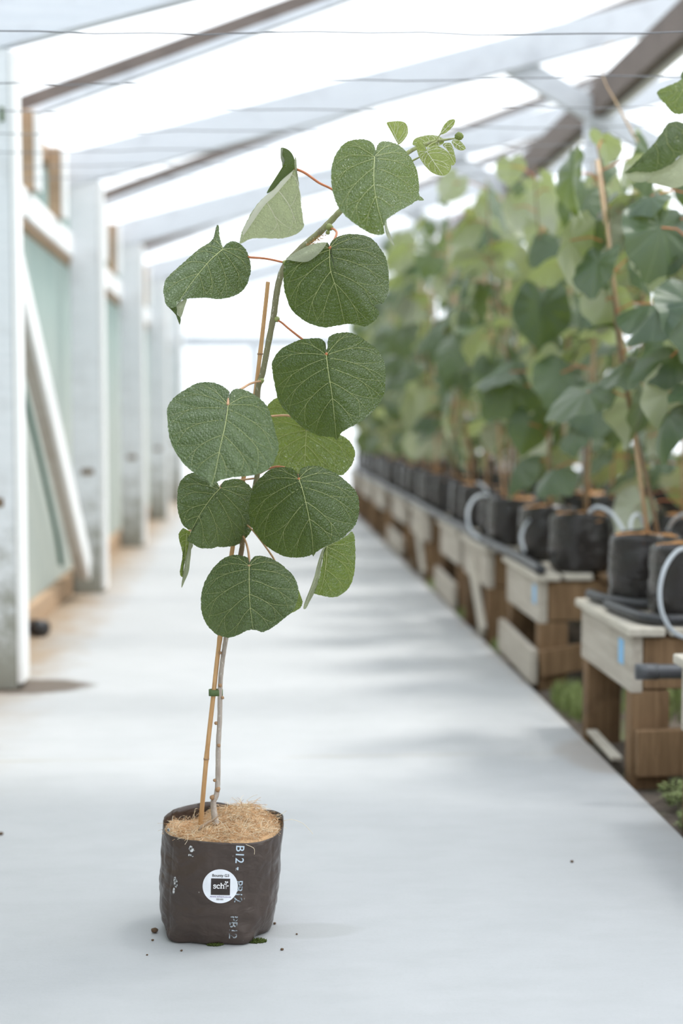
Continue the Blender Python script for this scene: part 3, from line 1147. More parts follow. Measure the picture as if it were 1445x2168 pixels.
V, F = [(ccx, BY, coir_z(ccx, BY))], []
nr_, nt_ = 26, 90
for k in range(1, nr_ + 1):
    for i in range(nt_):
        th = -math.pi + 2 * math.pi * i / nt_
        e = bag_point(th, .178, -.004)
        q = k / nr_
        x = ccx + (e.x - ccx) * q
        y = BY + (e.y - BY) * q
        z = coir_z(x, y)
        if k == nr_:
            z = min(z, bag_rim(th) - .004) - .008
        elif k > nr_ - 4:
            z = min(z, bag_rim(th) + .002)
        V.append((x, y, z))
for i in range(nt_):
    j = (i + 1) % nt_
    F.append((0, 1 + i, 1 + j))
    for k in range(nr_ - 1):
        F.append((1 + k * nt_ + i, 1 + (k + 1) * nt_ + i, 1 + (k + 1) * nt_ + j, 1 + k * nt_ + j))
coir = new('coir_mulch', V, F, M['coir'], plant)
coir['label'] = 'tan coconut fibre mat on top of the bag'
mb = MB()
rf = random.Random(3)
for i in range(5200):
    th = rf.uniform(-math.pi, math.pi)
    q = math.sqrt(rf.random()) * .965
    e = bag_point(th, .178, -.003)
    x, y = ccx + (e.x - ccx) * q, BY + (e.y - BY) * q
    z = coir_z(x, y)
    if math.hypot((x - at(424, 1733, 2.5).x + .006) / .022, (y - 2.53) / .030) < 1 and rf.random() < .85:
        continue
    L = rf.uniform(.008, .034)
    a = rf.uniform(0, 6.28)
    el = abs(rf.gauss(0, .25)) if rf.random() < .85 else rf.uniform(.3, 1.1)
    cv = rf.uniform(-1.4, 1.4)
    if q > .85:
        a = th + math.pi / 2 * rf.choice((-1, 1)) + rf.uniform(-.5, .5)
        L *= .7
    p = Vector((x, y, z + .0005))
    pts = [p.copy()]
    for s_ in range(4):
        aa = a + cv * s_ / 3
        p = p + Vector((math.cos(aa) * math.cos(el), math.sin(aa) * math.cos(el), math.sin(el))) * L / 4
        el -= rf.uniform(.05, .35)
        dd = Vector((p.x - ccx, p.y - BY))
        zz = coir_z(p.x, p.y) + .0007
        if p.z < zz:
            p.z = zz
        pts.append(p.copy())
    mb.tube(pts, rf.uniform(.00018, .00036), 3, rf.choice((0, 0, 0, 1, 1, 2)), False)
# a few long hairs straying over the rim
for (pp) in ([(600, 1738), (618, 1735), (640, 1743), (655, 1757), (662, 1766)], [(520, 1788), (537, 1796), (538, 1809)], [(545, 1705), (560, 1706), (566, 1703)],
             [(398, 1766), (396, 1780), (391, 1788)], [(585, 1728), (598, 1722), (606, 1716)], [(410, 1738), (412, 1715), (417, 1712)], [(418, 1738), (404, 1740), (414, 1716)]):
    mb.tube([Vector(p) for p in spline([np.array(at(a_, b_, 2.5 - (.11 if b_ > 1760 and a_ < 560 else 0))) for a_, b_ in pp], 5)], .00035, 4, 1, False)
fb = mb.build('fibres', [M['fibre_a'], M['fibre_b'], M['fibre_c']], coir, True)
fb['label'] = 'loose coconut fibres'
fb['kind'] = 'stuff'

# ---- cane, stem, tie
YS = 2.485


def path(pts, Y=YS, n=6):
    return [Vector(p) for p in spline([np.array(at(p[0], p[1], p[2] if len(p) > 2 else Y)) for p in pts], n)]


cp = path([(423.5, 1752, 2.50), (429, 1692, 2.497), (437.5, 1598, 2.49), (450, 1485, 2.485), (465, 1352, 2.485), (492, 1160, 2.485), (517, 1000, 2.487), (544, 803, 2.495), (560, 663, 2.50), (567, 597, 2.503)], n=12)
nodes = [1612, 1356, 1005, 745]
mb = MB()
rad = []
for p in cp:
    k = .0043 - .0007 * (p.z - .15) / 1.1
    yy = 882 - (p.z - CAM_H) / 2.48 * FPX
    for nd in nodes:
        k += .0008 * math.exp(-((yy - nd) / 7) ** 2)
    rad.append(k)
mb.tube(cp, rad, 14)
cane = mb.build('bamboo_cane', M['cane'], plant, True)
cane['label'] = 'straight tan bamboo stake'
for nd in (1611, 747):
    q = min(cp, key=lambda p: abs(p.z - at(440, nd, 2.49).z))
    mb = MB()
    mb.tube([q + Vector((0, 0, -.0013)), q + Vector((0, 0, .0013))], .0052, 14)
    mb.build('cane_joint', M['node'], cane, True)['label'] = 'dark joint ring'

STEM = [(457, 1745), (454, 1728), (452, 1712), (451.5, 1697), (455, 1690), (459, 1677), (461, 1647), (462, 1578), (465, 1518), (466, 1449), (470, 1405), (475, 1370), (480, 1340), (493, 1260), (511, 1165), (514, 1140),
        (532, 1060), (545, 1000), (545, 920), (545, 830), (556, 788), (569, 720), (579, 668), (584, 630), (591, 594), (604, 562), (638, 525), (674, 494), (699, 469), (722, 445),
        (765, 408), (820, 355), (862, 324), (888, 310), (918, 299), (942, 296), (962, 293)]
sp_ = path([(a_, b_, YS - .004 + (.012 if b_ < 560 else 0) + (.02 if b_ < 420 else 0)) for a_, b_ in STEM], n=6)
mb = MB()
sr = []
for i, p in enumerate(sp_):
    t = i / (len(sp_) - 1)
    r = np.interp(t, [0, .1, .3, .42, .5, .62, .75, .85, .95, 1], [.0062, .0048, .0040, .0046, .0048, .0054, .0058, .0046, .0026, .0014])
    sr.append(float(r) * (1 + .04 * math.sin(i * 1.9)))
mb.tube(sp_, sr, 12)
stem = mb.build('stem', M['stem'], plant, True)
stem['label'] = 'grey brown woody stem, greener towards the tip'
for (a_, b_, r, dx) in ((466, 1451, .0036, 0), (471, 1477, .003, 1), (457, 1531, .0033, -1), (463, 1578, .0034, 0), (454, 1652, .003, -1), (461, 1671, .0048, 0), (449, 1688, .0045, -1), (466, 1382, .0028, -1),
                        (586, 676, .0052, 0), (553, 806, .0052, 0), (697, 481, .0065, 0), (694, 492, .004, 0), (603, 556, .0045, 0)):
    bmx = bmesh.new()
    bmesh.ops.create_icosphere(bmx, subdivisions=2, radius=r)
    c = at(a_, b_, YS - .007)
    vs = [v.co * (1 + .25 * noise.noise(v.co * 400)) + c for v in bmx.verts]
    fs = [tuple(v.index for v in f.verts) for f in bmx.faces]
    bmx.free()
    new('node', vs, fs, M['node'] if b_ > 1300 else M['green_stem'], stem)['label'] = 'swollen bud scar'
mb = MB()
# shaggy brown bark patch on the upper stem
for i in range(60):
    t = rf.random()
    c = at(645 + 48 * t, 524 - 34 * t, YS - .001)
    pts = [c + Vector((rf.uniform(-.004, .004), -.004, rf.uniform(-.004, .002)))]
    pts.append(pts[0] + Vector((rf.uniform(-.002, .006), -.001, rf.uniform(-.003, .004))))
    mb.tube(pts, .0005, 3, 0)
mb.build('bark_flakes', M['fibre_c'], stem)['label'] = 'rust brown bark flakes'

ring = []
for i in range(25):
    a = 2 * math.pi * i / 24
    c = at(456.5, 1466, YS - .001)
    x, y = math.cos(a), math.sin(a)
    ex = .0125 * abs(x) ** .6 * (1 if x > 0 else -1)
    ey = .0070 * abs(y) ** .6 * (1 if y > 0 else -1)
    ring.append(c + Vector((ex, ey, 0)))
V, F = [], []
for p in ring[:-1]:
    for dz, o_ in ((-.0055, 0), (.0055, 0)):
        V.append(p + Vector((0, 0, dz)))
n_ = 24
for i in range(n_):
    j = (i + 1) % n_
    F.append((2 * i, 2 * j, 2 * j + 1, 2 * i + 1))
o = new('plant_tie', V, F, M['tie'], plant)
o['label'] = 'green tape tie round stem and cane'
sm = o.modifiers.new('thick', 'SOLIDIFY')
sm.thickness = .0009

# ---- leaves
LF = 2.485
# top big leaf, half glossy half backlit
leaf(plant, LF - .15, z1([(990, 215), (992, 190), (975, 162), (940, 150), (900, 153), (865, 165), (835, 195), (815, 235), (805, 280), (805, 330), (812, 380), (825, 420), (845, 455), (880, 490), (920, 520),
                         (960, 545), (1000, 557), (1030, 552), (1028, 520), (1042, 490), (1065, 473), (1100, 450), (1140, 430), (1165, 412), (1198, 408), (1178, 385), (1178, 350), (1172, 300), (1160, 262), (1142, 228), (1115, 195), (1085, 172),
                         (1050, 160), (1020, 160), (1003, 172), (994, 195)]), z1([(988, 225)])[0], z1([(1028, 530)])[0], z1([(985, 330), (1000, 430)]),
     tx=.15, ty=-.8, fl=.30, fr=1.4, cup=.15, wav=.05, seed=1, mat='leaf_lit', label='topmost large leaf, backlit on the left and glossy on the right',
     petiole=[(792, 332, .002), (796, 345, .05), (790, 380, .11), (760, 412, .155)], pm='petiole_pale',
     extra=[dict(p=z1([(1029, 505), (1038, 492), (1043, 520), (1055, 555), (1073, 603), (1052, 580), (1035, 548)]), d=lambda p: .004, mat='leaf_under')])
# hanging leaf seen from below
leaf(plant, LF + .01, z1([(652, 262), (662, 300), (668, 350), (675, 420), (685, 490), (687, 522), (665, 548), (620, 567), (570, 572), (500, 570), (460, 574), (418, 594), (418, 570), (425, 540), (450, 490), (480, 440), (520, 395), (560, 362), (602, 316), (640, 278)]),
     z1([(646, 277)])[0], z1([(421, 582)])[0], z1([(565, 375), (490, 455)]), tx=-.3, ty=.25, fl=.5, fr=.4, cup=.1, wav=.02, under=True, mat='leaf_under', vmat='vein_pale', seed=2, label='hanging folded leaf showing its pale underside', ribw=2.3, hub=z1([(600, 460)])[0],
     lat=[(.02, 70), (.12, 52), (.3, 36), (.5, 22)],
     petiole=[(623, 357, 0), (645, 366, -.01), (675, 387, -.02), (704, 402, -.02), (735, 430, -.01)],
     extra=[dict(p=z1([(590, 190), (600, 186), (622, 195), (640, 215), (650, 245), (648, 275), (600, 318), (560, 362), (531, 380), (545, 350), (575, 305), (596, 270), (607, 240), (593, 212)]), d=lambda p: -.006, under=False, mat='leaf', label='folded upper side of the leaf'),
            dict(p=z1([(592, 192), (600, 192), (596, 215), (604, 235), (600, 258), (590, 232), (589, 205)]), d=lambda p: -.008, mat='leaf_under'),
            dict(p=z1([(641, 284), (630, 312), (600, 348), (562, 392), (522, 430), (478, 492), (440, 548), (428, 556), (432, 530), (456, 486), (486, 436), (524, 392), (562, 360), (602, 318)]), d=lambda p: -.005, mat='vein_pale', label='thick pale midrib along the fold'),
            dict(p=z1([(650, 228), (656, 236), (660, 290), (668, 350), (655, 300), (648, 262)]), d=lambda p: -.008, mat='leaf_under')])
# left leaf with a curled tip
leaf(plant, LF - .01, z1([(318, 517), (327, 520), (330, 560), (338, 595), (346, 610), (360, 594), (385, 583), (410, 590), (435, 610), (452, 640), (462, 680), (463, 710), (455, 745), (445, 770), (420, 800), (380, 820), (330, 830), (280, 825),
                         (230, 825), (195, 828), (152, 842), (142, 864), (122, 866), (105, 855), (95, 820), (92, 790), (100, 750), (130, 715), (170, 680), (210, 645), (245, 615), (285, 590), (303, 570), (312, 545)]),
     z1([(343, 618)])[0], z1([(158, 838)])[0], z1([(285, 670), (215, 755)]), tx=.1, ty=-.85, fl=.0, fr=.9, cup=.05, wav=.03, mat='leaf_sheen', seed=3, label='left leaf drooping sideways with a curled tip',
     petiole=[(471, 618, .02), (500, 543.5, .03), (530, 545, .03), (565, 548, .025), (602, 556, .01)],
     extra=[dict(p=z1([(104, 853), (125, 858), (147, 862), (150, 893), (165, 912), (160, 938), (152, 908), (130, 880)]), d=lambda p: .0005, under=False, mat='leaf', label='drawn-out leaf tip'),
            dict(p=z1([(148, 850), (165, 840), (191, 828), (182, 862), (165, 908), (150, 890), (144, 868)]), d=lambda p: .004, mat='leaf_under')], hub=z1([(270, 720)])[0])
# upper right dark leaf with a folded lobe
leaf(plant, LF - .09, z1([(797, 605), (790, 590), (782, 592), (750, 620), (715, 655), (680, 668), (640, 665), (612, 665), (603, 690), (601, 740), (605, 790), (620, 840), (640, 880), (680, 915), (730, 940), (780, 950), (830, 942), (880, 935), (920, 940), (950, 945),
                         (985, 925), (1005, 900), (1005, 880), (988, 856), (1010, 850), (1026, 845), (1042, 815), (1050, 770), (1046, 700), (1035, 650), (1010, 610), (980, 575), (940, 557), (890, 553), (850, 558), (815, 575), (800, 592)]),
     z1([(797, 614)])[0], z1([(862, 936)])[0], z1([(800, 700), (830, 800)]), tx=.0, ty=-.35, fl=-.35, fr=.65, cup=.3, wav=.06, seed=4, label='dark green leaf with one lobe folded over, right of the stem', hub=z1([(830, 740)])[0],
     petiole=[(697, 526, -.002), (702, 518, .01), (710, 502, .03), (712, 492, .05), (706, 485, .07), (697, 484, .085)],
     extra=[dict(p=z1([(613, 657), (650, 632), (700, 605), (740, 592), (775, 588), (784, 594), (762, 625), (730, 655), (700, 671), (660, 670), (628, 664)]), d=lambda p: -.008, mat='leaf_under', label='folded lobe showing the grey green underside')])
# big leaf with pointed tip
leaf(plant, LF - .10, z2([(1002, 225), (1003, 180), (995, 160), (970, 146), (930, 145), (870, 152), (810, 175), (760, 205), (725, 245), (710, 290), (715, 340), (730, 420), (745, 480), (775, 530), (830, 590), (890, 640), (960, 675), (1020, 684), (1048, 686), (1062, 700), (1077, 683), (1095, 657),
                         (1150, 625), (1210, 590), (1260, 545), (1305, 490), (1325, 440), (1330, 380), (1328, 300), (1310, 240), (1280, 200), (1230, 165), (1180, 130), (1130, 113), (1080, 115), (1040, 125), (1016, 150), (1012, 195)]),
     z2([(1007, 238)])[0], z2([(1062, 697)])[0], z2([(1018, 330), (1036, 440), (1052, 580)]), tx=.05, ty=-.32, fl=.3, fr=.4, cup=.25, wav=.08, seed=5, label='large dark leaf with a pointed tip at the middle of the vine',
     petiole=[(690, 751, -.001), (690, 743, .01), (675, 735, .03), (652, 727, .055), (633, 713, .075), (610, 695, .085), (596, 683, .09), (585, 677, .09)])
# grey green glossy leaf on the left
leaf(plant, LF - .13, z2([(470, 490), (470, 455), (480, 440), (462, 420), (430, 400), (390, 387), (340, 384), (290, 395), (230, 430), (180, 465), (145, 510), (138, 550), (143, 640), (155, 700), (180, 760), (220, 820), (270, 870), (320, 900), (360, 920), (376, 957), (392, 950), (412, 930),
                         (450, 915), (500, 905), (560, 900), (620, 890), (670, 875), (710, 840), (735, 790), (748, 740), (735, 680), (715, 600), (700, 550), (680, 510), (650, 480), (610, 450), (570, 430), (530, 420), (502, 425), (482, 445), (474, 480)]),
     z2([(471, 512)])[0], z2([(380, 952)])[0], z2([(455, 620), (430, 730), (400, 880)]), tx=-.05, ty=-1.15, fl=.45, fr=.15, cup=.12, wav=.03, mat='leaf_sheen', seed=6, quilt=1.35, label='large grey green leaf with a glossy sheen, left of the stem',
     petiole=[(482, 858, .0), (487, 838, .02), (513, 822, .06), (528, 813, .10), (545, 808, .115), (553, 807, .12)], pm='petiole_pale')
# leaf behind, lit from the back
leaf(plant, LF + .07, z2([(880, 620), (860, 560), (820, 490), (780, 462), (740, 468), (700, 495), (680, 530), (672, 600), (680, 700), (690, 800), (720, 870), (800, 905), (900, 910), (1000, 905), (1060, 895), (1095, 893), (1120, 870), (1150, 830), (1163, 775), (1150, 730), (1120, 692), (1085, 672), (1040, 630), (980, 580), (940, 590), (910, 625)]),
     z2([(898, 640)])[0], z2([(885, 900)])[0], z2([(892, 760)]), tx=.0, ty=-.15, fl=.1, fr=.1, cup=-.1, wav=.03, seed=7, mat='leaf_lit', quilt=.6, label='bright backlit leaf behind the others',
     petiole=[(648, 908, -.003), (632, 890, -.02), (610, 880, -.04), (575, 881, -.05), (548, 884, -.07)], pm='petiole_pale')
# large leaf low right
leaf(plant, LF - .11, z3([(915, 155), (905, 125), (870, 100), (830, 90), (780, 92), (730, 105), (690, 135), (650, 175), (620, 215), (605, 260), (590, 330), (585, 390), (590, 440), (610, 500), (650, 560), (700, 615), (760, 655), (810, 680), (870, 692), (930, 692), (980, 683), (1004, 672), (1015, 684), (1026, 664),
                         (1050, 645), (1100, 615), (1160, 590), (1210, 560), (1255, 520), (1290, 480), (1310, 430), (1320, 370), (1315, 300), (1295, 250), (1250, 200), (1190, 150), (1120, 110), (1050, 85), (1000, 82), (960, 88), (930, 105), (918, 135)]),
     z3([(918, 172)])[0], z3([(1014, 678)])[0], z3([(945, 250), (980, 400), (1005, 540)]), tx=.0, ty=-.55, fl=.3, fr=.35, cup=.4, wav=.06, seed=8, label='large leaf with pale veins, lower right of the vine',
     petiole=[(632, 1015, -.001), (631, 1008, .012), (612, 994, .035), (590, 988, .06), (570, 992, .09), (546, 1004, .105)])
# folded leaf low left
leaf(plant, LF - .065, z3([(392, 225), (380, 200), (345, 165), (300, 140), (260, 128), (215, 128), (170, 145), (135, 180), (115, 230), (110, 290), (112, 360), (125, 420), (145, 470), (178, 503), (205, 512), (190, 545), (176, 580), (210, 600), (260, 628), (340, 632), (377, 621), (420, 622), (500, 610), (560, 570), (606, 500),
                          (608, 400), (612, 320), (608, 240), (560, 190), (500, 168), (450, 175), (420, 185), (402, 210)]),
     z3([(395, 232)])[0], z3([(188, 560)])[0], z3([(340, 290), (270, 390), (215, 490)]), tx=.0, ty=-.5, fl=.05, fr=1.0, cup=.2, wav=.06, mat='leaf_sheen', seed=9, label='folded leaf under the grey green leaf, lower left',
     petiole=[(466, 1034, .0), (470, 1026, .015), (490, 1018, .04), (520, 1015, .06), (543, 1012, .07)], pm='petiole_pale')
# lowest leaf
leaf(plant, LF - .10, z3([(588, 730), (583, 700), (560, 685), (510, 675), (460, 680), (400, 710), (350, 760), (310, 820), (280, 890), (268, 960), (270, 1040), (285, 1100), (315, 1150), (360, 1195), (400, 1215), (460, 1225), (520, 1205), (570, 1180), (615, 1172), (650, 1180), (680, 1188), (730, 1165), (780, 1130), (830, 1090),
                         (865, 1062), (893, 1020), (912, 960), (915, 910), (905, 860), (880, 810), (840, 770), (790, 730), (740, 700), (690, 685), (650, 680), (620, 688), (600, 710)]),
     z3([(588, 748)])[0], z3([(614, 1170)])[0], z3([(588, 870), (593, 1000), (604, 1100)]), tx=.0, ty=-.4, fl=.3, fr=.25, cup=.28, wav=.06, mat='leaf_sheen', seed=10, label='lowest leaf, round and flat, in front of the cane',
     petiole=[(527, 1199, -.001), (527, 1191, .012), (526, 1172, .04), (521, 1150, .075), (514, 1135, .09)], pm='petiole_pale')
# a leaf mostly hidden behind the lowest one
leaf(plant, LF - .04, z3([(740, 720), (690, 700), (600, 720), (520, 790), (470, 880), (470, 980), (520, 1080), (600, 1130), (700, 1140), (790, 1110), (858, 1066), (920, 1035), (942, 1000), (938, 965), (914, 905), (870, 830), (800, 750), (765, 735)]),
     z3([(752, 745)])[0], z3([(700, 1135)])[0], tx=.25, ty=-.3, fl=.1, fr=.3, cup=.2, seed=23, mat='leaf_lit', nr=14, label='leaf almost hidden behind the lowest leaf, only its right margin showing',
     petiole=[(579, 1197, .0), (580, 1185, .004), (560, 1155, .01), (534, 1122, .02), (518, 1108, .03)], pm='petiole_pale', pr=.0017)
# small drooping leaf far left
leaf(plant, LF - .02, z3([(120, 540), (130, 515), (150, 497), (175, 510), (197, 522), (194, 560), (197, 600), (182, 640), (172, 690), (152, 750), (142, 800), (150, 822), (134, 815), (128, 780), (140, 720), (145, 670), (135, 620), (123, 580)]),
     z3([(172, 528)])[0], z3([(143, 815)])[0], z3([(165, 650)]), tx=.6, ty=-.2, cup=.1, seed=12, mat='leaf_lit', nr=10, quilt=.5, lat=[(.1, 50), (.3, 30)], label='narrow drooping leaf at the lower far left',
     petiole=[(395, 1128, .01), (420, 1115, .03), (470, 1108, .03), (518, 1112, .02)], pm='petiole_pale',
     extra=[dict(p=z3([(190, 590), (200, 600), (202, 650), (195, 720), (185, 790), (160, 850), (140, 893), (138, 870), (145, 825), (155, 770), (165, 700), (180, 635)]), d=lambda p: -.006, mat='leaf_under'),
            dict(p=z3([(195, 590), (215, 608), (205, 635), (197, 650), (193, 620)]), d=lambda p: .004, mat='leaf_under')])
# folded leaf lower right
leaf(plant, LF - .015, z3([(1105, 608), (1140, 598), (1180, 580), (1230, 550), (1272, 520), (1288, 560), (1293, 620), (1293, 720), (1285, 800), (1265, 870), (1235, 910), (1190, 945), (1140, 957), (1080, 948), (1040, 938), (1020, 928), (1040, 870), (1060, 800), (1075, 710), (1088, 640)]),
     z3([(1106, 612)])[0], z3([(1050, 938)])[0], z3([(1098, 740), (1078, 860)]), tx=.35, ty=-.2, fl=.2, fr=.3, cup=.1, wav=.05, seed=13, mat='leaf_lit', label='folded leaf hanging behind the large lower right leaf', hub=z3([(1165, 760)])[0],
     lat=[(.02, 95), (.05, 66), (.2, 48), (.42, 30), (.6, 14)],
     petiole=[(691, 1153, .004), (700, 1148, .01), (680, 1130, .02), (620, 1090, .03), (545, 1040, .02)], pm='petiole_pale',
     extra=[dict(p=z3([(1103, 612), (1088, 640), (1075, 700), (1060, 790), (1045, 860), (1020, 930), (990, 985), (966, 1030), (950, 1034), (950, 1012), (966, 965), (992, 900), (1020, 820), (1040, 740), (1065, 660), (1085, 622)]), d=lambda p: -.004, mat='leaf_under', label='far half folded back, pale underside showing')])
# shoot tip
kw = dict(mat='leaf_young', vmat='vein_pale', nr=10, quilt=.3, ribw=.55, jag=.25)
leaf(plant, LF, z1([(1090, 170), (1078, 155), (1060, 120), (1040, 82), (1060, 75), (1095, 73), (1120, 82), (1130, 105), (1128, 130), (1110, 158), (1094, 171)]), z1([(1090, 165)])[0], z1([(1050, 82)])[0], tx=.2, ty=.3, fl=.2, fr=.2, seed=14, label='small young leaf above the top leaf', petiole=[(843, 303, 0), (838, 322, .0), (842, 337, .005)], pm='green_stem', pr=.001, **kw)
leaf(plant, LF - .02, z1([(1208, 205), (1206, 190), (1195, 168), (1180, 155), (1168, 165), (1168, 195), (1178, 225), (1200, 260), (1230, 290), (1265, 304), (1295, 300), (1312, 275), (1312, 240), (1300, 207), (1275, 187), (1245, 176), (1220, 188)]), z1([(1210, 203)])[0], z1([(1278, 302)])[0], tx=.1, ty=-.3, fl=.5, fr=.1, seed=15, label='pale downy young leaf hanging from the shoot tip', petiole=[(903, 321, 0), (908, 308, .01), (925, 299, .03)], pm='green_stem', pr=.001, **kw)
leaf(plant, LF + .03, z1([(1150, 172), (1160, 148), (1200, 135), (1240, 133), (1275, 145), (1282, 165), (1250, 182), (1200, 185), (1170, 180)]), z1([(1260, 165)])[0], z1([(1155, 165)])[0], tx=.0, ty=-.6, seed=16, label='young leaf behind the shoot tip', **kw)
leaf(plant, LF + .01, z1([(1278, 172), (1310, 166), (1325, 200), (1333, 245), (1318, 262), (1308, 240), (1300, 205)]), z1([(1285, 176)])[0], z1([(1328, 252)])[0], tx=.5, ty=-.2, seed=17, label='narrow young leaf at the right of the shoot tip', **kw)
leaf(plant, LF - .01, z1([(1316, 160), (1335, 150), (1360, 165), (1375, 190), (1355, 198), (1330, 186)]), z1([(1320, 160)])[0], z1([(1373, 194)])[0], tx=.1, ty=-.4, seed=18, label='tiny leaf at the very end of the shoot', **kw)
leaf(plant, LF, z1([(1268, 127), (1280, 95), (1300, 72), (1320, 65), (1330, 70), (1325, 90), (1305, 112), (1285, 126)]), z1([(1270, 126)])[0], z1([(1326, 70)])[0], tx=.2, ty=.2, seed=19, label='tiny upright leaf on top of the shoot', petiole=[(933, 282, 0), (928, 289, .002), (920, 298, .004)], pm='green_stem', pr=.001, **kw)
bmx = bmesh.new()
bmesh.ops.create_uvsphere(bmx, u_segments=16, v_segments=10, radius=1)
c = at(300 + 1347 / 2.007, 220 + 138 / 2.007, LF)
vs = [Vector((v.co.x * .0078, v.co.y * .0078, v.co.z * .0070)) * (1 + .18 * noise.noise(v.co * 2.2)) + c for v in bmx.verts]
fs = [tuple(v.index for v in f.verts) for f in bmx.faces]
bmx.free()
new('bud', vs, fs, M['leaf_young'], plant, uv=[(0, 0)] * len(vs))['label'] = 'round furled bud at the shoot tip'
mb = MB()
mb.tube(path([(871, 341), (885, 334), (905, 324)], YS), [.0018, .0014, .001], 8)
mb.build('side_shoot', M['green_stem'], plant, True)

# ---- things lying round the bag
mb = MB()
tw = [Vector(p) for p in spline([np.array(at(420, 1757, 2.43)), np.array(at(437, 1743, 2.445)), np.array(at(452, 1735, 2.455)), np.array(at(466, 1724, 2.465))], 5)]
for p in tw:
    p.z = max(p.z, coir_z(p.x, p.y) + .003)
mb.tube(tw, [.0012, .0022, .0026, .003, .0028, .0026, .0026, .0024, .002, .002, .0018, .0016, .0014, .0012, .001, .0008], 7)
tag(mb.build('dry_twig', M['twig'], None, True, tw[8]), 'short dry twig lying on the coconut fibre by the cane', 'twig')


def moss(cpx, cpy, rx, n, label):
    c = gnd(cpx, cpy)
    mbm = MB()
    rm = random.Random(int(cpx))
    for i in range(n):
        a, q = rm.uniform(0, 6.28), math.sqrt(rm.random())
        p = c + Vector((math.cos(a) * q * rx, math.sin(a) * q * rx * .5, .0004))
        h = .008 * (1 - .6 * q) * rm.uniform(.5, 1.2)
        d = Vector((rm.uniform(-.6, .6), rm.uniform(-.6, .6), 1)).normalized() * h
        mbm.tube([p, p + d * .6, p + d + Vector((rm.uniform(-.002, .002), 0, 0))], [.0008, .001, .0003], 4)
    tag(mbm.build('moss_clump', M['moss'], None, True, c), label, 'moss', None, 'stuff')


moss(455, 2001, .014, 260, 'small clump of green moss at the front foot of the black bag')
moss(543, 1994, .018, 200, 'flat strip of moss under the right front edge of the black bag')
CR = [(327, 1975, .0058, 'brown soil crumb on the path left of the black bag'), (323, 1992, .0022, 'tiny dark crumb just below the brown crumb by the bag'), (384, 2014, .0020, 'tiny dark speck on the path in front of the bag corner'),
      (597, 2012, .0026, 'small dark crumb on the path in front of the darker patch'), (581, 1957, .0026, 'small crumb at the right foot of the black bag'),
      (628, 1979, .0018, 'tiny crumb inside the darker patch right of the bag'), (311, 2023, .0017, 'lone speck lower left of the bag on the path'), (1210, 1826, .0032, 'dark crumb alone on the right part of the path'),
      (2, 1768, .0050, 'dark fleck at the far left edge of the path')]
for a_, b_, r, lb in CR:
    c = gnd(a_, b_)
    bmx = bmesh.new()
    bmesh.ops.create_icosphere(bmx, subdivisions=2, radius=r)
    vs = [Vector((v.co.x * 1.1, v.co.y, v.co.z * .75)) * (1 + .3 * noise.noise(v.co * 300 + Vector((a_, 0, 0)))) for v in bmx.verts]
    zmin = min(v.z for v in vs)
    vs = [v + c - Vector((0, 0, zmin)) for v in vs]
    fs = [tuple(v.index for v in f.verts) for f in bmx.faces]
    bmx.free()
    tag(new('soil_crumb', vs, fs, M['crumb'], None, True, c), lb, 'soil crumb', 'soil crumbs on the path')

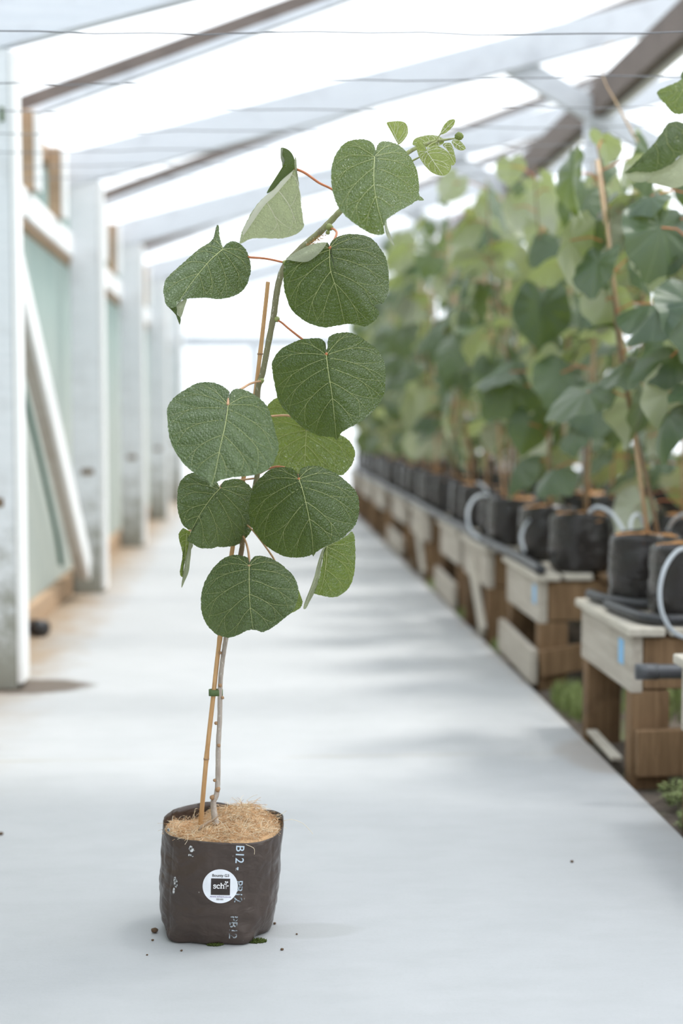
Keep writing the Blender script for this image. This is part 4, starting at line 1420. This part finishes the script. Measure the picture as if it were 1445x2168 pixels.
# ================================================================== benches
ZB = .375
BEN = [(2.40, 3.12), (3.52, 4.10), (4.74, 5.38), (5.74, 6.42), (6.64, 7.32), (7.9, 8.7), (9.2, 10.1), (10.6, 11.5), (12.0, 12.9), (13.4, 14.4)]
BL = ['at the right edge of the photo, nearest the camera', 'with two stout legs and a blue dab, second from the front', 'with a pale foot rail, third from the front',
      'fourth from the front along the path', 'fifth from the front along the path', 'sixth from the front along the path', 'seventh from the front along the path', 'eighth from the front along the path', 'ninth from the front along the path', 'last one down the path']
for bi, (y0, y1) in enumerate(BEN):
    rb = random.Random(bi + 40)
    x0 = .95 + rb.uniform(-.012, .012)
    x1 = 2.25
    root = empty('timber_bench', ((x0 + x1) / 2, (y0 + y1) / 2, -.02), 'weathered timber plant bench ' + BL[bi], 'bench', 'plant benches beside the path')
    mb = MB()
    mb.box((x0, y0 + .01, ZB - .17), (x0 + .03, y1 - .01, ZB - .024))
    mb.build('apron_board', M['grey_timber'], root, bevel=.004)['label'] = 'bleached grey side board facing the path'
    for ye in (y0, y1 - .035):
        mb = MB()
        mb.box((x0 + .032, ye + .01, ZB - .16), (x1, ye + .035, ZB - .03))
        mb.build('end_board', M['bench_brown'], root, bevel=.004)
    x = x0 - .015
    k = 0
    while x < x1:
        wd = rb.uniform(.085, .13)
        mb = MB()
        ee = rb.uniform(-.03, .03) if k else 0
        mb.box((x, y0 - .015 + ee, ZB - .022), (x + wd, y1 + .01 + ee, ZB + (0 if k else 0.0)))
        mb.build('top_plank', M['grey_plank'] if k < 2 else M['bench_brown'], root, bevel=.004)
        x += wd + rb.uniform(.012, .03)
        k += 1
    for xx in (x0 + .002, x0 + .62, x1 - .11):
        for yy in (y0 + .012, y1 - .085):
            mb = MB()
            mb.box((xx, yy, -.05), (xx + .10, yy + .06, ZB - .024 - (.14 if xx < x0 + .1 else 0)))
            mb.build('leg', M['bench_brown'], root, bevel=.005)
    if bi in (1, 4):
        mb = MB()
        mb.bar((x0 + .01, y0 - .008, .055), (x1 - .2, y0 - .008, .075), .03, .12)
        mb.build('foot_rail', M['bench_brown'], root, bevel=.004)
    if bi in (2, 4, 6):
        mb = MB()
        mb.bar((x0 - .018, y0 - .01, .06), (x0 - .018, y1, .075), .025, .12, (1, 0, 0))
        mb.build('foot_rail', M['grey_timber'], root, bevel=.004)['label'] = 'pale foot rail on the path side'
        mb = MB()
        mb.bar((x0, y0 - .005, .07), (x0 + .55, y0 - .005, .16), .03, .09)
        mb.build('cross_rail', M['bench_brown'], root, bevel=.004)
    if bi in (3, 5):
        mb = MB()
        mb.bar((x0 - .012, y0 + .02, .02), (x0 - .012, y0 + .35, ZB - .1), .022, .07, (1, 0, 0))
        mb.build('slanting_board', M['grey_plank'], root, bevel=.003)['label'] = 'bleached slanting board'
    if bi in (1, 2):
        mb = MB()
        yb = y0 + (.085 if bi == 1 else .06)
        mb.box((x0 - .002, yb, ZB - .11), (x0 + .001, yb + .05, ZB - .045))
        mb.build('paint_mark', M['blue'], root, bevel=.001)['label'] = 'dab of light blue paint'

# ================================================================== row vines
# canonical leaf, length 1, junction at the origin, tip along +y, upper side +z


def row_leaf_mesh(seed, fold, curl, far=False, mat='leaf_row'):
    r_ = random.Random(seed)
    nr, na = (4, 18) if far else (9, 40)
    V = [(0, 0, 0)]
    uv = [(0, 0)]
    F = []
    ph = r_.uniform(0, 6)
    for k in range(1, nr + 1):
        q = k / nr
        for i in range(na):
            a = -math.pi + 2 * math.pi * (i + .5) / na           # 0 = tip
            base = .56 + .06 * math.cos(a) + .04 * math.cos(2 * a)
            if abs(a) > 2.6:
                base *= 1 - .62 * (abs(a) - 2.6) / .54
            base += .16 * math.exp(-(a / .16) ** 2)
            rad = q * base * (1 + .03 * math.sin(5 * a + ph))
            x, y = rad * math.sin(a), rad * math.cos(a)
            y += .0
            z = -fold * abs(x) * (1 - .3 * q) - curl * (rad ** 2) + .05 * q * q * math.sin(3 * a + ph) + .025 * q * math.sin(9 * a + ph)
            V.append((x, y, z))
            uv.append((rad * .2, a))
    for i in range(na):
        j = (i + 1) % na
        if True:
            F.append((0, 1 + j, 1 + i))
            for k in range(nr - 1):
                F.append((1 + k * na + i, 1 + k * na + j, 1 + (k + 1) * na + j, 1 + (k + 1) * na + i))
    return V, F, uv


def as_mesh(name, V, F, uv, mat):
    o = new(name, V, F, mat, None, True, uv=uv)
    me = o.data
    bpy.data.objects.remove(o)
    return me


LEAFM = []
for s_, (fo, cu) in enumerate(((.15, .25), (.45, .3), (-.25, .2), (.7, .6), (.1, .75), (-.5, .35))):
    V, F, uv = row_leaf_mesh(s_, fo, cu)
    F = [f[::-1] for f in F] if False else F
    me = as_mesh('row_leaf', V, F, uv, M['leaf_row'])
    # upper side must be +z
    if me.polygons[0].normal.z < 0:
        me.flip_normals()
    LEAFM.append(me)
FARL = [row_leaf_mesh(s_ + 20, fo, cu, True) for s_, (fo, cu) in enumerate(((.15, .25), (.45, .3), (-.25, .2), (.6, .5)))]


def bag_mesh(seed):
    V, F = [], []
    n, nz = 40, 14
    r_ = random.Random(seed)
    ph = r_.uniform(0, 6)
    for k in range(nz + 1):
        z = .2 * (k / nz)
        for i in range(n):
            a = 2 * math.pi * i / n
            e = 2.6
            kk = (abs(math.cos(a)) ** e + abs(math.sin(a)) ** e) ** (-1 / e)
            rr = kk * (.098 + .006 * math.sin(math.pi * k / nz)) + .004 * noise.noise((math.cos(a) * 3 + seed, math.sin(a) * 3, z * 30)) + .003 * noise.noise((math.cos(a) * 9, math.sin(a) * 9 + seed, z * 50))
            if k == 0:
                rr *= .9
            zz = z * (1 + .04 * math.sin(2 * a + ph)) if k == nz else z
            V.append((rr * math.cos(a), rr * math.sin(a), zz))
    for k in range(nz):
        for i in range(n):
            j = (i + 1) % n
            F.append((k * n + i, k * n + j, (k + 1) * n + j, (k + 1) * n + i))
    F.append(tuple(range(n))[::-1])
    b_ = len(V)
    for i in range(n):
        p = V[nz * n + i]
        V.append((p[0] * .975, p[1] * .975, p[2] - .001))
    for i in range(n):
        p = V[nz * n + i]
        V.append((p[0] * .965, p[1] * .965, .16))
    for i in range(n):
        j = (i + 1) % n
        F.append((nz * n + i, nz * n + j, b_ + j, b_ + i))
        F.append((b_ + i, b_ + j, b_ + n + j, b_ + n + i))
    return as_mesh('row_bag', V, F, None, M['bag_row'])


def mulch_mesh(seed):
    V, F = [(0, 0, .195)], []
    n, nr = 36, 6
    for k in range(1, nr + 1):
        for i in range(n):
            a = 2 * math.pi * i / n
            r = .097 * k / nr
            e = 2.6
            kk = (abs(math.cos(a)) ** e + abs(math.sin(a)) ** e) ** (-1 / e)
            z = .192 + .012 * noise.noise((math.cos(a) * r * 30 + seed, math.sin(a) * r * 30, 3)) + (.004 if k < nr else -.012)
            V.append((kk * r * math.cos(a), kk * r * math.sin(a), z))
    for i in range(n):
        j = (i + 1) % n
        F.append((0, 1 + i, 1 + j))
        for k in range(nr - 1):
            F.append((1 + k * n + i, 1 + (k + 1) * n + i, 1 + (k + 1) * n + j, 1 + k * n + j))
    return as_mesh('row_mulch', V, F, None, M['mulch_row'])


BAGM = [bag_mesh(s_) for s_ in range(3)]
MULM = [mulch_mesh(s_) for s_ in range(2)]
PMATS = [M['leaf_row'], M['petiole']]


def leaf_frame(a, droop, roll, r_):
    """rotation taking leaf axes to world: tip points to azimuth a, drooping by `droop`."""
    tipd = Vector((math.cos(a) * math.cos(droop), math.sin(a) * math.cos(droop), -math.sin(droop)))
    up = Vector((0, 0, 1))
    nz = (up - tipd * up.dot(tipd)).normalized()
    xx = tipd.cross(nz).normalized()
    m_ = Matrix((xx, tipd, nz)).transposed()
    return m_ @ Matrix.Rotation(roll, 3, 'Y')


def vine(loc, label, group, seed, top=1.9, nl=22, lean=(0, 0), far=False, zlow=.85, spread=.17, rot=None, bag=True, stake_top=None, gm=None, lmin=.13, lmax=.2, bias=2.9):
    r_ = random.Random(seed)
    root = empty('kiwifruit_vine', loc, label, 'potted plant', group)
    if bag:
        inst('grow_bag', BAGM[seed % 3], root, (0, 0, 0), Matrix.Rotation(r_.uniform(-.25, .25), 3, 'Z'))
        inst('mulch', MULM[seed % 2], root)
    z0 = loc[2]
    H_ = top - z0
    ca = MB()
    ct = (stake_top or top - r_.uniform(.1, .4)) - z0
    cxo, cyo = r_.uniform(-.03, .03), r_.uniform(-.03, .03)
    ca.tube([Vector((cxo + lean[0] * t * ct / H_, cyo + lean[1] * t * ct / H_, .15 + (ct - .15) * t)) for t in (0, .25, .5, .75, 1)], .006, 8)
    new('bamboo_cane', [v + wpos(root) for v in ca.v], ca.f, M['cane_row'], root)
    st = MB()
    pts = []
    for i in range(15):
        t = i / 14
        wob = .018 * math.sin(t * 7 + seed)
        pts.append(Vector((lean[0] * t + wob + .02 * (1 - t), lean[1] * t + wob * .6 - .015, .17 + (H_ - .17) * t)))
    st.tube(pts, [.0065 - .004 * i / 14 for i in range(15)], 8)
    stem_ = new('stem', [v + wpos(root) for v in st.v], st.f, M['vine'], root)
    fv, ff, fuv, fm = [], [], [], []
    for k in range(nl):
        t = (k + r_.random()) / nl
        z = zlow + (top - zlow) * t
        ts = min(1, max(0, (z - z0 - .17) / (H_ - .17)))
        i0 = min(13, int(ts * 14))
        p = pts[i0].lerp(pts[i0 + 1], ts * 14 - i0)
        a = (k * 2.4 + r_.uniform(-.6, .6)) if r_.random() < .45 else r_.gauss(-bias, 1.0)
        size = r_.uniform(lmin, lmax)
        if t > .93:
            size *= .6
        L = r_.uniform(.04, spread)
        j = p + Vector((math.cos(a) * L, math.sin(a) * L, r_.uniform(-.02, .06)))
        droop = r_.choice((r_.uniform(-.1, .8), r_.uniform(.6, 1.35), r_.uniform(.9, 1.6)))
        m_ = leaf_frame(a + r_.uniform(-.8, .8), droop, r_.gauss(0, .55), r_)
        mid_ = (p + j) / 2 + Vector((0, 0, .015))
        if not far:
            o_ = inst('leaf', r_.choice(LEAFM), root, j, m_, size)
            pt = MB()
            inv = m_.inverted()
            loc_ = [inv @ ((q - j) / size) for q in (p, mid_, j)]
            pt.tube(loc_, .0022 / size, 5, 0, False)
            me = bpy.data.meshes.new('petiole')
            me.from_pydata([tuple(v) for v in pt.v], [], pt.f)
            me.materials.append(M['petiole'])
            po = bpy.data.objects.new('petiole', me)
            COL.objects.link(po)
            po.parent = o_
        else:
            LV, LFc, LU = r_.choice(FARL)
            b_ = len(fv)
            fv += [j + (m_ @ Vector(v)) * size for v in LV]
            ff += [tuple(i + b_ for i in f)[::-1] if gm else tuple(i + b_ for i in f) for f in LFc]
            fuv += LU
    if far:
        W_ = wpos(root)
        o_ = new('foliage', [v + W_ for v in fv], ff, M['foliage'], root, True, uv=fuv)
    return root


# ensure far leaf faces point up
_fv, _ff, _fu = FARL[0]
_a, _b, _c = (Vector(_fv[i]) for i in _ff[0])
FLIP = (_b - _a).cross(_c - _a).z < 0

ZT = ZB + .0
G1 = 'vines along the front edge of the benches'


def bagpos(pxl, base, w_=.1):
    p = gnd(pxl, base, ZT)
    return p.x + w_, p.y


rows = []
near = [(1.16, 2.80, 1.5, (0, 0)), (1.135, 3.66, 1.52, (-.02, .0)), (1.105, 3.98, 1.66, (-.17, .0)), (1.45, 3.95, 1.7, (.0, .05)), (1.12, 4.86, 1.78, (.05, .05)), (1.085, 5.25, 1.82, (-.05, 0)),
        (1.065, 5.86, 1.88, (-.12, .0)), (1.09, 6.25, 1.9, (.0, .1)), (1.08, 6.78, 1.95, (-.05, 0)), (1.08, 7.14, 2.0, (-.14, 0.))]
NL = ['vine at the extreme right edge with leaves reaching into the top right corner', 'vine in a bag at the right edge beside the big pale loop of tube', 'tall vine in a bag with bright orange mulch on the bench with two stout legs',
      'vine behind the bag with bright orange mulch', 'vine in the wide black bag over the bench with the blue dab and foot rail', 'vine in the bag just behind the wide black bag over the blue dab bench',
      'vine in the black bag with a grey tube arching from its left side', 'vine behind the bag with the grey arching tube', 'vine at the near end of the fifth bench', 'vine with a leaning cane at the far end of the fifth bench']
for i, (x, y, tp, ln) in enumerate(near):
    vr = vine((x, y, ZT), NL[i], G1, 100 + i, tp, 15 if i else 0, ln, spread=.16, zlow=.72 if i > 2 else .9, bias=-1.2 if i == 2 else 2.6, lmin=.13, lmax=.21, stake_top=1.62 if i == 2 else None)
    rows.append(vr)
kr = dict(nr=18, quilt=.6, ribw=.8)
leaf(rows[0], 2.92, z7([(1352, 700), (1372, 685), (1410, 679), (1445, 690), (1500, 720), (1530, 790), (1480, 840), (1420, 880), (1380, 920), (1320, 950), (1262, 966), (1190, 964), (1122, 972), (1150, 940), (1200, 890), (1260, 830), (1310, 765)]),
     z7([(1480, 720)])[0], z7([(1125, 970)])[0], tx=.1, ty=-.5, fl=.3, fr=.2, cup=.2, seed=31, hub=z7([(1370, 800)])[0], label='curled bluish green leaf in the top right corner',
     petiole=[(1458, 272, 0), (1500, 300, -.02), (1560, 420, -.05), (1640, 560, -.1)],
     extra=[dict(p=z7([(1122, 970), (1190, 962), (1255, 966), (1265, 985), (1250, 1012), (1200, 1024), (1150, 1010)]), d=lambda p: .001, under=True, mat='leaf_under'),
            dict(p=z7([(1240, 1020), (1265, 968), (1330, 946), (1400, 902), (1470, 850), (1520, 930), (1460, 1030), (1395, 1056), (1330, 1042), (1280, 1030)]), d=lambda p: .01, mat='leaf_under')], **kr)
leaf(rows[0], 2.86, z7([(1300, 515), (1340, 490), (1395, 468), (1450, 440), (1520, 430), (1540, 560), (1500, 625), (1445, 640), (1390, 636), (1350, 592), (1312, 548)]), z7([(1520, 500)])[0], z7([(1302, 518)])[0],
     tx=.2, ty=-.3, cup=.2, seed=32, hub=z7([(1430, 545)])[0], mat='leaf_lit', label='leaf cut by the right frame edge near the top', petiole=[(1473, 189, 0), (1520, 260, .0), (1600, 420, .0), (1650, 560, -.05)], **kr)
leaf(rows[0], 2.99, z7([(1432, 420), (1450, 390), (1520, 380), (1540, 420), (1450, 448), (1436, 445)]), z7([(1520, 400)])[0], z7([(1432, 440)])[0], tx=.1, ty=-.3, seed=33, veins=False, label='sliver of a leaf at the right frame edge',
     petiole=[(1473, 150, 0), (1530, 260, .0), (1610, 420, .0), (1660, 560, -.05)], **kr)
mb = MB()
mb.tube(path([(1349, 302), (1326, 260), (1300, 211), (1281, 177), (1271, 140), (1270, 113), (1281, 94), (1300, 87)], 3.95), [.004, .0015, .0008], 6)
mb.build('tendril', M['cane_row'], rows[2], True)
y = 7.62
k = 0
while y < 14.4:
    if any(a - .02 < y < b + .02 for a, b in BEN):
        far = y > 8.4
        vine((1.09 + rnd.uniform(-.01, .03), y, ZT), 'distant staked vine on the path side of the benches, %s one beyond the fifth bench' % ORD[k], G1, 200 + k, 2.02 + rnd.uniform(-.1, .15), 19 if far else 16, (rnd.uniform(-.12, .03), 0), far=far, spread=.2, gm=FLIP, zlow=.68)
        k += 1
        y += .33
    else:
        y += .06
G2 = 'vines in the second row of bags'
k = 0
y = 3.7
while y < 14.4:
    if any(a - .02 < y < b + .02 for a, b in BEN):
        far = y > 6.6
        vine((1.45 + rnd.uniform(-.03, .03), y + rnd.uniform(-.03, .03), ZT), 'vine in the second row of bags behind the front row, %s from the front' % ORD[k], G2, 300 + k, min(2.1, 1.72 + .08 * (y - 3.7)) + rnd.uniform(-.08, .08), 19 if far else 15, (rnd.uniform(-.1, .1), 0), far=far, spread=.2, gm=FLIP, zlow=.6, lmin=.12, lmax=.19)
        k += 1
        y += .5
    else:
        y += .06
G3 = 'vines in the third row of bags'
k = 0
y = 4.0
while y < 13:
    if any(a - .02 < y < b + .02 for a, b in BEN):
        vine((1.98 + rnd.uniform(-.04, .04), y, ZT), 'vine in the third row of bags, furthest from the path, %s from the front' % ORD[k], G3, 400 + k, min(2.0, 1.5 + .09 * (y - 3.7)) + rnd.uniform(-.1, .1), 22, (rnd.uniform(-.1, .1), 0), far=True, spread=.26, gm=FLIP, zlow=.55, lmin=.11, lmax=.19)
        k += 1
        y += .62
    else:
        y += .06

# ================================================================== hoses, tubes, weeds
def tube_thing(name, pts, r, mat, label, cat, group=None, n=10):
    ps = [Vector(p) for p in spline([np.array(p) for p in pts], 8)]
    t_ = MB()
    t_.tube(ps, r, n)
    return tag(t_.build(name, M[mat], None, True, ps[0]), label, cat, group)


GT = 'milky drip tubes'
ZP = ZB + .014
tube_thing('drip_tube', [at(1470, 1160, 3.55), at(1435, 1165, 3.5), at(1408, 1200, 3.45), at(1396, 1250, 3.43), at(1402, 1300, 3.42), at(1425, 1338, 3.42), at(1455, 1352, 3.45)], .0058, 'tube', 'big pale loop of tube at the right edge of the photo', 'tube', GT)
tube_thing('drip_tube', [at(1246, 1085, 4.42), at(1262, 1073, 4.4), at(1285, 1080, 4.36), at(1303, 1097, 4.3), at(1320, 1125, 4.22)], .0058, 'tube', 'pale tube bridging the wide black bag and the orange mulch bag', 'tube', GT)
tube_thing('drip_tube', [at(1335, 1125, 4.2), at(1334, 1108, 4.25), at(1341, 1092, 4.3), at(1352, 1090, 4.35), at(1362, 1110, 4.4)], .0055, 'tube', 'short hooked tube behind the bright orange mulch', 'tube', GT)
tube_thing('drip_tube', [at(1412, 1125, 4.1), at(1425, 1102, 4.0), at(1450, 1088, 3.95), at(1480, 1100, 3.9)], .0058, 'tube', 'pale tube curving out of the right side of the orange mulch', 'tube', GT)
tube_thing('drip_tube', [at(1032, 1048, 5.6), at(1008, 1052, 5.5), at(992, 1075, 5.45), at(990, 1105, 5.4), at(1000, 1128, 5.38), at(1015, 1140, 5.36)], .006, 'tube', 'grey tube arching beside the black bag over the fourth bench', 'tube', GT)
tube_thing('drip_tube', [at(1122, 1098, 5.2), at(1108, 1118, 5.1), at(1103, 1140, 5.05), at(1110, 1168, 5.0)], .0055, 'tube', 'thin grey tube curving down left of the striped bag', 'tube', GT)
tube_thing('drip_tube', [at(1010, 1022, 6.6), at(1022, 1028, 6.5), at(1034, 1045, 6.4), at(1040, 1062, 6.3)], .006, 'tube', 'short pale tube between the fourth and fifth bench bags', 'tube', GT)
c0 = gnd(1236, 1243, ZP)
tube_thing('irrigation_pipe', [(.965, 4.06, ZP + .004), (.985, 3.92, ZP + .004), (1.05, 3.83, ZP + .004), (1.2, 3.82, ZP + .004)], .0155, 'hose', 'black pipe lying across the bench with two stout legs, behind the other', 'pipe')
tube_thing('irrigation_pipe', [(.962, 3.84, ZP + .003), (.975, 3.68, ZP + .003), (1.0, 3.56, ZP + .003), (1.08, 3.53, ZP + .003), (1.28, 3.525, ZP + .003)], .0145, 'hose', 'black pipe bent along the edge of the bench with two stout legs', 'pipe')
tube_thing('irrigation_pipe', [(.955, 4.72, ZP + .004), (.96, 5.2, ZP + .004), (.944, 5.9, ZP + .004), (.955, 6.6, ZP + .004), (.95, 7.4, ZP + .004), (.96, 8.6, ZP + .004), (.955, 9.8, ZP + .004), (.96, 11.4, ZP + .004), (.955, 12.9, ZP + .004), (.96, 14.3, ZP + .004)], .017, 'hose', 'long black pipe running along the bench tops into the distance', 'pipe')
pp = at(1346, 1422, 3.28)
o = tube_thing('irrigation_pipe', [(pp.x, 3.28, pp.z), (pp.x + .12, 3.27, pp.z + .001), (pp.x + .35, 3.25, pp.z + .004), (pp.x + .9, 3.2, pp.z + .006)], .0175, 'hose_grey', 'thick dusty black pipe end sticking in from the right edge', 'pipe', n=20)
mb = MB()
mb.tube([Vector((pp.x - .001, 3.28, pp.z)), Vector((pp.x + .05, 3.277, pp.z))], .0192, 20)
mb.build('end_plug', M['hose_grey'], o, True)
# strut under the loose pipe
mb = MB()
mb.box((1.03, 3.235, -.05), (1.08, 3.285, pp.z - .016))
tag(mb.build('peg', M['bench_brown'], None, False, (1.055, 3.26, 0), .004), 'wooden peg under the thick black pipe at the right edge', 'peg')
# bleached offcut lying on the edge of the slab
a, b = gnd(1243, 1553), gnd(1296, 1612)
mb = MB()
mb.bar(a + Vector((.012, 0, .006)), b + Vector((.012, 0, .006)), .03, .012, (1, 0, 0))
tag(mb.build('timber_offcut', M['grey_plank'], None, False, a, .002), 'bleached strip of wood lying along the path edge by the bench leg', 'offcut')


def tuft(cx, cy, rx, ry, n, hmin, hmax, mat, label, leafy=False, seed=0):
    r_ = random.Random(seed)
    t_ = MB()
    for i in range(n):
        a, q = r_.uniform(0, 6.28), math.sqrt(r_.random())
        x, y = cx + math.cos(a) * q * rx, cy + math.sin(a) * q * ry
        h = r_.uniform(hmin, hmax) * (1 - .4 * q)
        p = Vector((x, y, -.02))
        la = r_.uniform(0, 6.28)
        ld = r_.uniform(.1, .7) * h
        d = Vector((math.cos(la), math.sin(la), 0))
        if not leafy:
            w_ = Vector((-d.y, d.x, 0)) * r_.uniform(.0012, .0025)
            mids = p + d * ld * .35 + Vector((0, 0, h * .65))
            tipp = p + d * ld + Vector((0, 0, h))
            t_.add([p - w_, p + w_, mids + w_ * .8, mids - w_ * .8, tipp], [(0, 1, 2, 3), (3, 2, 4)])
        else:
            tp = p + d * ld * .6 + Vector((0, 0, h))
            t_.tube([p, tp], .0009, 3, 0, False)
            for k in range(5):
                b_ = k * 1.26 + la
                e = Vector((math.cos(b_), math.sin(b_), r_.uniform(-.2, .5))) * r_.uniform(.007, .014)
                s_ = Vector((-math.sin(b_), math.cos(b_), 0)) * .0045
                c_ = tp - Vector((0, 0, r_.uniform(0, h * .5)))
                t_.add([c_, c_ + e * .5 + s_, c_ + e, c_ + e * .5 - s_], [(0, 1, 2, 3)])
    tag(t_.build('grass_patch' if not leafy else 'weed_patch', M[mat], None, False, (cx, cy, 0)), label, 'grass' if not leafy else 'weeds', None, 'stuff')


tuft(1.03, 4.42, .085, .26, 900, .03, .10, 'grass', 'bright grass in the gap between second and third bench', seed=1)
tuft(1.35, 4.42, .25, .25, 900, .03, .10, 'grass', 'grass deeper in the gap behind the second bench', seed=2)
tuft(1.10, 3.32, .13, .13, 260, .02, .06, 'weed', 'small leafy weeds below the thick black pipe', True, seed=3)
tuft(1.02, 3.08, .08, .12, 120, .02, .05, 'weed', 'leafy weeds at the path edge near the right corner', True, seed=4)
tuft(.975, 5.56, .05, .14, 200, .02, .07, 'grass', 'grass tuft between third and fourth bench', seed=5)
tuft(.96, 6.53, .04, .1, 160, .02, .06, 'grass', 'grass tuft between fourth and fifth bench', seed=6)
tuft(.97, 7.6, .05, .22, 260, .02, .08, 'grass', 'grass tuft beyond the fifth bench', seed=7)
tuft(1.3, 3.78, .1, .14, 300, .03, .08, 'grass', 'shaded grass under the second bench', seed=8)
